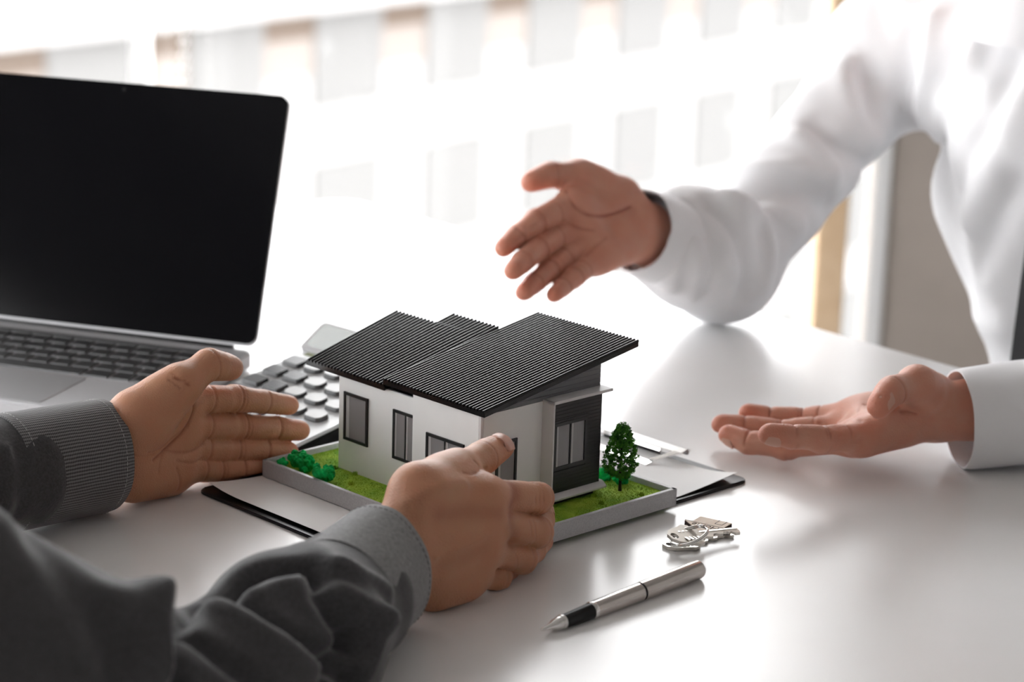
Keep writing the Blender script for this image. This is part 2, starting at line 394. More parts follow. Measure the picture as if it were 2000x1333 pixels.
for x0, x1 in ((-3.37, -2.3), (-2.27, -1.5), (-1.47, -.695), (-.665, .545), (.6, XT-.03)):
    b = MB(); b.box((x0, WY+.008, FZ+.05), (x1-x0, 0, 0), (0, .004, 0), (0, 0, CZ-.06-FZ-.05)); b.obj('pane', M_glass, w1)
w2 = empty('window_2', (-3.4, 1, FZ), kind='structure')
sbox('unseen_lintel', -3.5, -3.4, -2.3, WY+.1, 1.40, CZ, M_room)  # unseen lintel above the left glazing, added to keep the laptop screen's reflection dark
for y in (-2.2, -.9, .4, 1.7, 3.0, WY-.06):
    b = MB(); b.box((-3.44, y, FZ), (.07, 0, 0), (0, .05, 0), (0, 0, 1.40-FZ)); b.obj('mullion', M_winwhite, w2, bevel=.004)
for y in (-2.15, -.85, .45, 1.75, 3.05):
    b = MB(); b.box((-3.41, y, FZ), (.004, 0, 0), (0, 1.25 if y < 3 else 1.09, 0), (0, 0, 1.40-FZ)); b.obj('pane', M_glass, w2)
# beaded blind cords
for (px, dep, y1, lab) in ((272, 4.05, 160, 'white beaded blind cord hanging beside the thin white window bar'), (358, 4.05, 175, 'white beaded blind cord hanging clear of the window bar, nearer the middle')):
    p = D(px, 60, dep); e = empty('blind_cord', (p[0], p[1], CZ-.1), lab, 'blind cord', 'beaded cords of the window blinds')
    zt, zb = CZ-.1, D(px, y1, dep)[2]-.25
    b = MB(); b.tube([(p[0], p[1], zt), (p[0], p[1], zb)], .0012, 6); b.obj('string', M_cord, e)
    b = MB(); z = zt
    while z > zb: b.lathe((p[0], p[1], z), (0, 0, -1), [(0, .001), (.003, .006), (.007, .008), (.011, .006), (.014, .001)], 8); z -= .022
    b.obj('bead', M_cord, e, True, kind='stuff')
# the building across the street
fd = azv(37.); fn = azv(127.); FP = np.array([0, 45., 0]); fn = -fn if fn @ (CAM-FP) < 0 else fn
def Fc(px, py, off=0): return PL(px, py, FP+fn*off, fn)
bld = empty('far_building', (*FP[:2], -30), 'pale overexposed building beyond the window with rows of grey windows', 'building')
def fbox(name, s0, s1, z0, z1, o0, o1, m):
    b = MB(); b.box(FP+fd*s0+fn*o0+ZV*z0, fd*(s1-s0), fn*(o1-o0), ZV*(z1-z0)); return b.obj(name, m, bld)
def fs(p): return (p-FP)@fd
fbox('wall', -40, 90, -30, 1.5, -6, 0, M_fac)
rows = []
cols = [((610, 735), 40, 203), ((808, 925), 8, 168), ((1002, 1106), -20, 136), ((1190, 1278), -50, 108), ((1348, 1438), -70, 82), ((1508, 1590), -95, 52)]
for (x0, x1), y0, y1 in cols:
    a = Fc((x0+x1)/2, y1); s0, s1 = fs(Fc(x0, y1)), fs(Fc(x1, y1)); rows.append((s0, s1, a[2], Fc((x0+x1)/2, y0)[2]))
pit = (rows[-1][0]-rows[0][0])/5; wd = np.mean([r[1]-r[0] for r in rows]); zb0 = np.mean([r[2] for r in rows]); zt0 = zb0+1.72
zr2 = Fc(1050, 242)[2]; rp = zt0-zr2
for r in range(-1, 5):
    for c in range(-6, 16):
        if r == 0 and c == 3: pass
        s0 = rows[0][0]+c*pit; zt = zt0-r*rp
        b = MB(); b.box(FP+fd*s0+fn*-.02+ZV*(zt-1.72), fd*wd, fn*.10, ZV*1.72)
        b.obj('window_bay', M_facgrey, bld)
# cornice, brown band with the recess shade put into its colour, pink wash under it
zc = Fc(500, 62)[2]
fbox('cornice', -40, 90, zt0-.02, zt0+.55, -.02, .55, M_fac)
fbox('brown_shade_band', -40, 90, zt0-.5, zt0-.02, -.01, .05, M_facbrownshade)
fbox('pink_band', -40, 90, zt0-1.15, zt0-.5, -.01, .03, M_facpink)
b = MB(); b.box((-120, WY+3, -30.5), (300, 0, 0), (0, 160, 0), (0, 0, .5)); b.obj('ground', mat('street', (.5, .5, .5), .9), kind='structure')

# ------------------------------------------------------------------ table
tu = azv(138.6); tv = azv(228.6); TC = G(675, 385); TLN, TW, TT = 2.1, 1.07, .03
tab = empty('meeting_table', (*(TC+tu*TLN/2+tv*TW/2)[:2], FZ), 'large glossy white meeting table the hands and model house rest on', 'table')
r_ = .04; pts = [TC+tu*x+tv*y-ZV*TT for x, y in rrect(TLN/2, TW/2, TLN, TW, r_)]
b = MB(); b.prism(pts, ZV*TT); b.obj('table_top', M_table, tab, bevel=.0015)
for x in (.12, TLN-.12):
    for y in (.12, TW-.12):
        b = MB(); p = TC+tu*x+tv*y; b.box((p[0]-.025, p[1]-.025, FZ), (.05, 0, 0), (0, .05, 0), (0, 0, -FZ-TT)); b.obj('leg', M_steel, tab, bevel=.003)
for y in (.12, TW-.12):
    b = MB(); b.box(TC+tu*.12+tv*(y-.012)-ZV*(TT+.04), tu*(TLN-.24), tv*.024, ZV*.04); b.obj('apron', M_steel, tab)
#@@HOUSE
# ------------------------------------------------------------------ model house on its tray (local frame s, t, z)
ha = azv(-44.39); hb = azv(45.61); HO = np.array([-.0157, 1.4256, 0.]); TB = .0036
def H(s, t, z): return HO+ha*s+hb*t+ZV*z
house = empty('model_house', H(.115, .09, TB), 'architectural model house with black ribbed roof on a grey grass tray', 'model house')
def hbox(mb, s0, s1, t0, t1, z0, z1): mb.box(H(s0, t0, z0), ha*(s1-s0), hb*(t1-t0), ZV*(z1-z0))
S0, S1, T0, T1, ZR = -.0017, .2285, .0022, .1845, .0158
rw = .0034
for (a0, a1, c0, c1) in ((S0, S1, T0, T0+rw), (S0, S0+rw, T0, T1), (S1-rw, S1, T0, T1), (S0, S1, T1-rw, T1)):
    b = MB(); hbox(b, a0, a1, c0, c1, TB, ZR); b.obj('tray_wall', M_tray, house, bevel=.0003)
b = MB(); hbox(b, S0+.002, S1-.002, T0+.002, T1-.002, TB, .0118); b.obj('tray_floor', M_grass, house)
# flock fibres
b = MB(); rg = random.Random(5)
def fibre(x, t, hgt, w=.00035):
    an = rg.uniform(0, 6.28); d = ha*math.cos(an)+hb*math.sin(an); p = H(x, t, .0117); tip = p+ZV*hgt+d*rg.uniform(-.0006, .0006)
    q = np.cross(d, ZV)*w; b.add([p-d*w, p+d*w, tip], [(0, 1, 2)]); b.add([p-q, p+q, tip], [(0, 1, 2)])
for i in range(34000):
    x = rg.uniform(S0+rw, S1-rw); t = rg.uniform(T0+rw, T1-rw)
    if .045 < x < .19 and .042 < t < .15: continue
    fibre(x, t, rg.uniform(.0002, .0008))
for (cx_, ct) in ((.012, .163), (.03, .135), (.0165, .128), (.19, .036), (.17, .0385), (.155, .022)):
    for i in range(60): fibre(cx_+rg.gauss(0, .0008), ct+rg.gauss(0, .0008), rg.uniform(.0015, .003), .0005)
b.obj('flock_grass', M_grassblade, house, kind='stuff')
# walls
ZG = .0118
def wall(name, s0, s1, t0, t1, z1, m=M_wall): b = MB(); hbox(b, s0, s1, t0, t1, ZG, z1); return b.obj(name, m, house, bevel=.0002)
def r2z(t): return .0897+.1667*(t-.0356)-.0045
def r1z(t): return .0847+.222*(t-.0376)-.0044
def slopewall(name, s0, s1, t0, t1, z0, fz, m):
    b = MB(); b.prism([H(s0, t0, z0), H(s0, t1, z0), H(s0, t1, fz(t1)), H(s0, t0, fz(t0))], ha*(s1-s0)); return b.obj(name, m, house)
wall('front_wall', .1085, .1908, .0406, .0426, r1z(.0406)-.0002)
wall('front_wall', .0458, .1110, .0386, .0410, r2z(.0386)-.0002)
wall('corner_post', .0433, .0458, .0384, .0408, r2z(.0384)-.0002, M_trim)
slopewall('end_wall', .1888, .1908, .0426, .1148, ZG, r1z, M_wall)
slopewall('end_wall', .1110, .1130, .1148, .1503, ZG, r2z, M_wall)
wall('back_wall', .0453, .1110, .1483, .1503, r2z(.1483)-.0002)
wall('back_wall', .1110, .1888, .1128, .1148, r1z(.1128)-.0002)
slopewall('gable_wall', .0433, .0453, .0408, .1503, ZG, lambda t: .0846, M_wall)
# gable siding boards above the white wall
z = .0846; k = 0
while z < r2z(.1503):
    z1 = z+.0034; b = MB(); zz = [z+.00025, z1]
    tmin = lambda q: max(.0408, .0356+(q+.0045-.0897)/.1667)
    ta, tb_ = tmin(zz[0]), tmin(min(zz[1], r2z(.1503)))
    if zz[0] >= r2z(.1502): break
    ztop = min(zz[1], r2z(.1503))
    b.prism([H(.0430, ta, zz[0]), H(.0430, .1503, zz[0]), H(.0430, .1503, ztop), H(.0430, tb_, ztop)], ha*.0022)
    b.obj('siding_board', M_grey_sid, house); z = z1
slopewall('siding_backing', .0436, .0452, .0412, .1503, .0845, lambda t: r2z(t)-.0003, M_groove)
# roofs: slab + ribs
def roof(name, s0, s1, t0, t1, z0, sl, pitch, th=.0042, base=None, fan=0.):
    # base: t where the slope starts; fan: how far the high edge spreads to the left at s1
    tb = t0 if base is None else base
    def Rp(s_, t, n=0.):
        return H(s_+fan*max(0, (s_-.1408))/.0818*(t-.0376)/.09, t, z0+sl*(t-tb)+n)
    b = MB(); q4 = [Rp(s0, t0), Rp(s1, t0), Rp(s1, t1), Rp(s0, t1)]
    b.prism([p-ZV*th for p in q4], ZV*(th-.0008)); o = b.obj(name, M_roof, house, bevel=.0002)
    n = int(round((s1-s0)/pitch)); q = (s1-s0)/n; b = MB()
    prof = [(0, 0), (.10, .0011), (.24, .0015), (.42, .0015), (.56, .0010), (.66, 0)]
    for i in range(n):
        a = s0+q*(i+.06)
        lo_ = [Rp(a+q*x, t0-.0004, -.00085+y) for x, y in prof]; hi_ = [Rp(a+q*x, t1+.0004, -.00085+y) for x, y in prof]; m_ = len(prof)
        b.add(lo_+hi_, [tuple(range(m_))[::-1], tuple(range(m_, 2*m_))]+[(k_, (k_+1) % m_, m_+(k_+1) % m_, m_+k_) for k_ in range(m_)])
    me = b.mesh(); bm = bmesh.new(); bm.from_mesh(me); bmesh.ops.recalc_face_normals(bm, faces=bm.faces[:]); bm.to_mesh(me); bm.free()
    link('roof_ribs', me, M_roof, o, 50)
    return o
roof('roof', .0370, .1381, .0350, .1810, .0897, .1667, .00325)
roof('roof', .1389, .2232, .0372, .1275, .0847, .222, .00345, fan=.0085)
roof('roof', .1389, .1835, .1273, .1445, .0847, .222, .00345, base=.0372, fan=.0085)
# windows
def window(o, e, n, w, h, fr, cols, curtain=True, name='window'):   # o lower-left corner on wall, e along, n outwards
    f = MB()
    f.box(o, e*w, n*.0012, ZV*fr); f.box(o+ZV*(h-fr), e*w, n*.0012, ZV*fr); f.box(o+ZV*fr, e*fr, n*.0012, ZV*(h-2*fr)); f.box(o+e*(w-fr)+ZV*fr, e*fr, n*.0012, ZV*(h-2*fr))
    for c in range(1, cols): x = w*c/cols; f.box(o+e*(x-fr*.3)+ZV*fr, e*fr*.6, n*.001, ZV*(h-2*fr))
    fo = f.obj(name, M_frame, house, bevel=.0001)
    for c in range(cols):
        x0 = fr if c == 0 else w*c/cols+fr*.3; x1 = w-fr if c == cols-1 else w*(c+1)/cols-fr*.3
        p = MB(); p.box(o+e*x0+ZV*fr+n*.0001, e*(x1-x0), n*.0003, ZV*(h-2*fr)); p.obj('pane', M_pane, fo)
        p = MB(); p.box(o+e*x0+ZV*fr+n*.0003, e*(x1-x0)*.16, n*.0003, ZV*(h-2*fr)); p.obj('reveal', M_pane2, fo)
    return fo
window(H(.1846, .0406, .0345), -ha, -hb, .0258, .0350, .0022, 1)
window(H(.1325, .0406, .0335), -ha, -hb, .0260, .0352, .0020, 2)
window(H(.0962, .0386, .0345), -ha, -hb, .0375, .0268, .0022, 2)
window(H(.0433, .0522, ZG+.002), hb, -ha, .0192, .0500, .0020, 1, name='door')
# dark clad bay with white surround
BS0 = .0343
b = MB(); hbox(b, BS0, .0433, .0965, .1425, .0205, .0842); b.obj('bay', M_groove, house)
z = .0208; wz0, wz1, wt0, wt1 = .0372, .0706, .0962, .1285
while z < .0838:
    z1 = min(z+.0025, .0840)
    for (ta, tb_) in (((.0965, .1425),) if (z1 < wz0 or z > wz1) else ((wt1, .1425),)):
        b = MB(); hbox(b, BS0-.0006, BS0+.0004, ta, tb_, z+.0002, z1); b.obj('cladding_board', M_clad, house)
    z = z1
b = MB(); hbox(b, BS0-.0002, .0433, .1423, .1432, .0205, .0842); b.obj('bay_side', M_clad, house)
window(H(BS0-.0004, .0967, .0372), hb, -ha, .0318, .0334, .0024, 2)
b = MB(); hbox(b, BS0-.0012, BS0+.0, .0962, .1295, .0706, .0722); b.obj('window_hood', M_clad, house)
b = MB(); hbox(b, .0322, .0433, .0948, .0963, .0200, .0862); b.obj('bay_trim', M_trim, house, bevel=.0002)
b = MB(); hbox(b, .0322, .0470, .0948, .1520, .0842, .0862); b.obj('bay_trim', M_trim, house, bevel=.0002)
b = MB(); b.prism([H(BS0, .0942, .0206), H(.0300, .0942, .0176), H(.0306, .0942, .0160), H(.0433, .0942, .0160), H(.0433, .0942, .0206)], hb*.0530); b.obj('bay_ledge', M_trim, house, bevel=.0002)
b = MB(); hbox(b, .0362, .0433, .0965, .1400, ZG, .0160); b.obj('plinth', M_clad, house)
# bushes: lumpy foam
def foam(c, r, seed, nl=9):
    rr = random.Random(seed); prim = [('c', c, np.array(c)+[0, 0, r*.3], r*.6, r*.5)]
    for i in range(nl):
        a = rr.uniform(0, 6.28); q = np.array(c)+np.array([math.cos(a), math.sin(a), 0])*r*rr.uniform(.4, .9)+ZV*r*rr.uniform(0, .8); s_ = r*rr.uniform(.22, .42); prim.append(('c', q, q+ZV*.0005, s_, s_))
    V, Q = build_sdf([prim], .00045, k_in=.0012, smooth=0); V[:, 2] = np.maximum(V[:, 2], .0117)
    Nn = vnormals(V, Q); ph = np.sin(V@np.array([2100, 900, 1300.]))+np.sin(V@np.array([-800, 2300, 1700.])); V = V+Nn*(ph*.00018)[:, None]
    return npmesh('bush', V, Q)
for i, (px, py, r) in enumerate(((553, 906, .0045), (580, 903, .0075), (598, 912, .0070), (630, 933, .0080))):
    g = G(px, py+8, .0118); link('bush', foam(g+ZV*r*.35, r, i+3, 12), M_foam, house, True)
g = H(.052, .168, .0118); link('bush', foam(g+ZV*.002, .006, 21), M_foam, house, True)
g = H(.040, .172, .0118); link('bush', foam(g+ZV*.001, .006, 22), M_foam, house, True)
# tree
TP = H(.0284, .1589, .0115); tr = empty('tmp', (0, 0, 0)); bpy.data.objects.remove(tr)
b = MB(); tk = [TP, TP+ZV*.006+ha*.0002, TP+ZV*.016-hb*.0003, TP+ZV*.030, TP+ZV*.044]
b.tube(tk, [.0014, .0011, .0009, .0007, .0003], 8); rr = random.Random(9)
for i in range(38):
    z = .010+.034*i/38; a = rr.uniform(0, 6.28); l = (.010 if z < .022 else .010*(1-(z-.022)/.026))*rr.uniform(.7, 1); p = TP+ZV*z
    b.tube([p, p+np.array([math.cos(a), math.sin(a), .35])*l*.5, p+np.array([math.cos(a), math.sin(a), .5])*l], [.0004, .0003, .0002], 4)
trunk = b.obj('trunk', M_twig, house, True)
b = MB(); 
def crown_r(z): 
    z = z/.0485
    return 0.0137*(max(0, (z-.18))/.20)**.6 if z < .38 else 0.0137*(max(0, 1-(z-.38)/.66))**.62
for cl in range(190):
    z = .0485*(.22+.76*(cl+.5)/190); R = crown_r(z); a = cl*2.39996; q = R*math.sqrt(rr.uniform(.30, 1.0)); cc = TP+np.array([math.cos(a)*q, math.sin(a)*q, z]); cs = rr.uniform(.0013, .0022)
    for i in range(58):
        u = np.array([rr.gauss(0, 1) for _ in range(3)]); u /= np.linalg.norm(u); p = cc+u*cs*rr.uniform(.5, 1.1); s_ = rr.uniform(.00035, .0007)
        v = np.cross(u, [rr.gauss(0, 1), rr.gauss(0, 1), rr.gauss(0, 1)]); v /= np.linalg.norm(v); w_ = np.cross(u, v)
        b.add([p+v*s_, p+w_*s_*.8, p-v*s_, p-w_*s_*.8, p+u*s_*.8], [(0, 1, 4), (1, 2, 4), (2, 3, 4), (3, 0, 4), (3, 2, 1, 0)])
b.obj('foliage', M_leaf, trunk, kind='stuff')
#@@DESK
# ------------------------------------------------------------------ clipboard, paper, clip
clipb = empty('clipboard', H(.121, .11, 0), 'black A4 clipboard lying under the model house tray', 'clipboard')
b = MB(); b.prism([H(x, y, .0001) for x, y in rrect(.1212, .1112, .2305, .3215, .008)], ZV*.0024); b.obj('board', M_blackgloss, clipb, bevel=.0006)
# the raised rim on both long sides
for x in (.0068, .2345):
    b = MB(); b.box(H(x, -.043, .0024), ha*.0012, hb*.308, ZV*.0004); b.obj('rim', M_black, clipb)
# lever clip of bent steel plate
b = MB()
c0, c1 = .062, .180
prof = [(.2600, .0028), (.2675, .0050), (.2700, .0105), (.2668, .0135), (.2560, .0110), (.2430, .0055), (.2350, .0034), (.2335, .0034)]
def plate(b, s0, s1, pf, th=.0009):
    for (t0, z0), (t1, z1) in zip(pf[:-1], pf[1:]):
        d = np.array([t1-t0, z1-z0]); n_ = np.array([-d[1], d[0]])/np.linalg.norm(d)*th
        b.prism([H(s0, t0, z0), H(s0, t1, z1), H(s0, t1+n_[0], z1+n_[1]), H(s0, t0+n_[0], z0+n_[1])], ha*(s1-s0))
plate(b, c0, c1, [(.2700, .0110), (.2655, .0125), (.2585, .0105)])
plate(b, c0+.012, c1-.012, [(.2425, .0050), (.2350, .0038)])
plate(b, c0+.03, c1-.03, [(.2700, .0026), (.2712, .0065), (.2695, .0105)])
b.prism([H(c0, .2585, .0105), H(c0+.006, .2585, .0105), H(c0+.016, .2425, .0050), H(c0+.012, .2425, .0050)], ZV*.0009)
b.prism([H(c1, .2585, .0105), H(c1-.006, .2585, .0105), H(c1-.016, .2425, .0050), H(c1-.012, .2425, .0050)], ZV*.0009)
b.obj('clip_plate', M_chrome, clipb, 30)
b = MB(); b.tube([H(c0+.002, .2690, .0085), H(c1-.002, .2690, .0085)], .0016, 10); b.obj('clip_hinge', M_steel, clipb, True)
# sheet of paper with lifted corners
def sheet():
    nx, ny = 28, 40; V = []; F = []
    for j in range(ny+1):
        for i in range(nx+1):
            s = .0105+.2195*i/nx; t = -.0435+.306*j/ny
            zz = .0029; zz += .0035*max(0, (s-.195)/.035)**2*max(0, (.0-t)/.045) ; zz += .0042*max(0, (.05-s)/.04)**2*max(0, (t-.19)/.06)**1.5
            zz += .0018*max(0, (-.015-t)/.03)**2
            V.append(H(s, t, zz))
    for j in range(ny):
        for i in range(nx): a = j*(nx+1)+i; F.append((a, a+1, a+nx+2, a+nx+1))
    b = MB(); b.add(V, F); n = len(V); b.add([v+ZV*.00025 for v in V], [f[::-1] for f in F])
    rim = [i for i in range(nx+1)]+[j*(nx+1)+nx for j in range(1, ny+1)]+[ny*(nx+1)+i for i in range(nx-1, -1, -1)]+[j*(nx+1) for j in range(ny-1, 0, -1)]
    b.f += [(rim[i], rim[(i+1) % len(rim)], n+rim[(i+1) % len(rim)], n+rim[i]) for i in range(len(rim))]; b.mi += [0]*len(rim)
    return b
sheet().obj('sheet_of_paper', M_paper, None, 40, label='blank white sheet held on the clipboard under the model house', cat='paper')

# ------------------------------------------------------------------ laptop
la = azv(-72.28); lb = azv(17.72); LO = np.array([-.2126, 1.8831, 0.])
def LP(x, y, z): return LO+la*x-lb*y+ZV*z        # x along the hinge to the left, y towards the front
lap = empty('laptop', LP(.152, .106, 0), 'open grey laptop with a switched-off black screen at the left', 'laptop')
LW, LD = .304, .2124
b = MB(); b.prism([LP(x, y, .002) for x, y in rrect(LW/2, LD/2, LW, LD, .01)], ZV*.0135); b.obj('base', M_alu, lap, bevel=.0015)
b = MB(); b.prism([LP(x, y, .01555) for x, y in rrect(LW/2, .0735, .278, .107, .003)], ZV*.0004); b.obj('keyboard_well', M_well, lap)
b = MB(); b.prism([LP(x, y, .01555) for x, y in rrect(LW/2, .167, .134, .076, .003)], ZV*.0004); b.obj('trackpad', M_pad, lap, bevel=.0001)
for x in (.008, LW-.03):
    b = MB(); b.prism([LP(xx, yy, .01555) for xx, yy in rrect(x+.008 if x < .1 else x+.018, .075, .011, .1, .002)], ZV*.0002); b.obj('speaker_grille', M_well, lap)
for x in (.02, LW-.02):
    for y in (.02, LD-.02):
        b = MB(); b.lathe(LP(x, y, 0), ZV, [(0, .006), (.0022, .0065)], 16); b.obj('foot', M_black, lap)
kx0 = .0135; z0 = .0157
keyrows = [(.0225, .008, [.0195]*14), (.0325, .0162, [.0162]*13+[.0265]), (.0516, .0162, [.0265]+[.0162]*12+[.0162]), (.0707, .0162, [.0305]+[.0162]*11+[.0305]), (.0898, .0162, [.0400]+[.0162]*10+[.0400]), (.1089, .0170, [.0162, .0162, .0162, .0215, .0960, .0215, .0162, .0162, .0162, .0162])]
for ri, (y, hgt, ws) in enumerate(keyrows):
    tot = sum(ws); gap = (.277-tot)/(len(ws)-1) if len(ws) > 1 else 0; x = kx0
    for w_ in ws:
        b = MB(); o = LP(x, y, z0); d = .0009
        t = [LP(x+d*.5, y+d*.5, z0+.0014), LP(x+w_-d*.5, y+d*.5, z0+.0014), LP(x+w_-d*.5, y+hgt-d*.5, z0+.0014), LP(x+d*.5, y+hgt-d*.5, z0+.0014)]
        bt = [LP(x, y, z0), LP(x+w_, y, z0), LP(x+w_, y+hgt, z0), LP(x, y+hgt, z0)]
        b.add(bt+t, [(4, 7, 6, 5), (0, 1, 5, 4), (1, 2, 6, 5), (2, 3, 7, 6), (3, 0, 4, 7)]); b.obj('key', M_key, lap, 30); x += w_+gap
# lid, tilted back
ld = lb*.0696+ZV*.2009; ld = ld/np.linalg.norm(ld); ln = np.cross(la, ld); ln = ln if ln @ (CAM-LO) > 0 else -ln
HZ = LP(0, 0, .014)
def LL(x, y, n): return HZ+la*x+ld*y+ln*n
lidh = .2112
b = MB(); b.prism([LL(x, y, -.0045) for x, y in rrect(LW/2, .004+lidh/2, LW, lidh, .009)], ln*.0038); lid = b.obj('lid', M_alu, lap, bevel=.001)
b = MB(); b.prism([LL(x, y, -.0008) for x, y in rrect(LW/2, .005+lidh/2, LW-.0012, lidh-.002, .0085)], ln*.0010); b.obj('bezel', M_screen, lid, bevel=.0003)
b = MB(); b.prism([LL(x, y, .0001) for x, y in rrect(LW/2, .115, LW-.016, .182, .002)], ln*.0002); b.obj('screen', M_screen, lid)
b = MB(); b.lathe(LL(LW/2, .2095, .0001), ln, [(0, .0016), (.0003, .0016)], 12); b.obj('webcam', M_blackgloss, lid)
b = MB(); b.tube([LP(.02, -.001, .0135), LP(LW-.02, -.001, .0135)], .004, 12); b.obj('hinge', M_black, lap, True)

# ------------------------------------------------------------------ calculator (key deck tilted 10 deg, display raised further)
cR = azv(133.); cC = azv(43.); CO = np.array([-.1268, 1.659, 0.])
t10 = math.tan(math.radians(10))
def CP(r, c, n=0): return CO+cR*r+cC*c+ZV*(.0215+t10*c+n)
calc = empty('desk_calculator', (*(CO-cR*.06+cC*.03)[:2], 0), 'grey desk calculator with round keys behind the model house', 'calculator')
b = MB(); b.prism([CO+ZV*.001-cC*.045, CO+ZV*.001+cC*.09, CP(0, .09, -.003), CP(0, -.045, -.003)], -cR*.132); b.obj('base', M_black, calc, bevel=.001)
b = MB(); b.prism([CP(0, -.045, -.003), CP(0, .09, -.003), CP(0, .09, 0), CP(0, -.045, 0)], -cR*.132); b.obj('key_deck', M_calc, calc, bevel=.0012)
b = MB(); b.prism([CP(r, c, 0) for r, c in ((-.125, .079), (-.062, .079), (-.062, .087), (-.125, .087))], ZV*.0005); b.obj('solar_cell', M_solar, calc)
for i in range(6):
    for j in range(5):
        r = -.1165+j*.0232; c = .0625-i*.0205
        if c < -.038: continue
        dark = j == 0 or (j < 2 and i > 0 and i < 3)
        b = MB(); hw, hh = (.0095, .0068)
        base = CP(r, c, .0002); top = [CP(r+x, c+y, .0036) for x, y in rrect(0, 0, hw*1.85, hh*1.8, .0045 if not dark else .002, 4)]; bot = [CP(r+x, c+y, .0002) for x, y in rrect(0, 0, hw*2, hh*2, .0055 if not dark else .002, 4)]
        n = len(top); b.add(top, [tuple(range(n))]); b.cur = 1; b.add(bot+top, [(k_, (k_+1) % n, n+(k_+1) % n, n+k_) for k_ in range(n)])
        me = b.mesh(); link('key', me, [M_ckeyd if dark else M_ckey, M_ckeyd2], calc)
hu = cC*math.cos(math.radians(33))+ZV*math.sin(math.radians(33)); hn = np.cross(cR, hu); hn = hn if hn[2] > 0 else -hn
HB = CP(-.005, .084, -.001)
def CDp(r, u, n=0): return HB+cR*r+hu*u+hn*n
b = MB(); outer = [CDp(x, y, -.004) for x, y in rrect(-.066, .016, .128, .032, .005)]; b.prism(outer, hn*.008); b.obj('display_housing', M_alu, calc, bevel=.0015)
b = MB(); b.prism([CDp(x, y, .0042) for x, y in rrect(-.066, .017, .118, .024, .003)], hn*.0004); b.obj('display', M_lcd, calc)
#@@SMALL
# ------------------------------------------------------------------ pen
pa = G(1057, 1228, .0052); pb = G(1366, 1112, .0060); pa[2] = .0040; pb[2] = .0061; px_ = pb-pa; PLn = np.linalg.norm(px_); px_ = px_/PLn
pen = empty('rollerball_pen', (*((pa+pb)/2)[:2], 0), 'uncapped silver pen with a black grip lying near the keys', 'pen')
def plathe(name, prof, m): b = MB(); b.lathe(pa, px_, [(d*PLn, r) for d, r in prof], 36); b.obj(name, m, pen, 35)
plathe('nib', [(0, .0004), (.012, .0011), (.03, .0014), (.06, .0024), (.075, .0034), (.105, .0042), (.112, .0041)], M_chrome)
plathe('collar', [(.112, .0043), (.118, .0046), (.128, .0046), (.132, .0043)], M_chrome)
plathe('grip', [(.130, .0042), (.20, .0046), (.285, .0051), (.30, .0052)], M_blackgloss)
plathe('collar', [(.295, .0053), (.300, .0057), (.312, .0057), (.316, .0054)], M_chrome)
plathe('barrel', [(.314, .0055), (.60, .0058), (.603, .0058)], M_pensteel)
plathe('joint_ring', [(.602, .0055), (.607, .0053), (.613, .0053), (.615, .0058)], M_black)
plathe('cap', [(.614, .0060), (.63, .0061), (.985, .0061), (.995, .0058), (1.0, .0050)], M_pensteel)

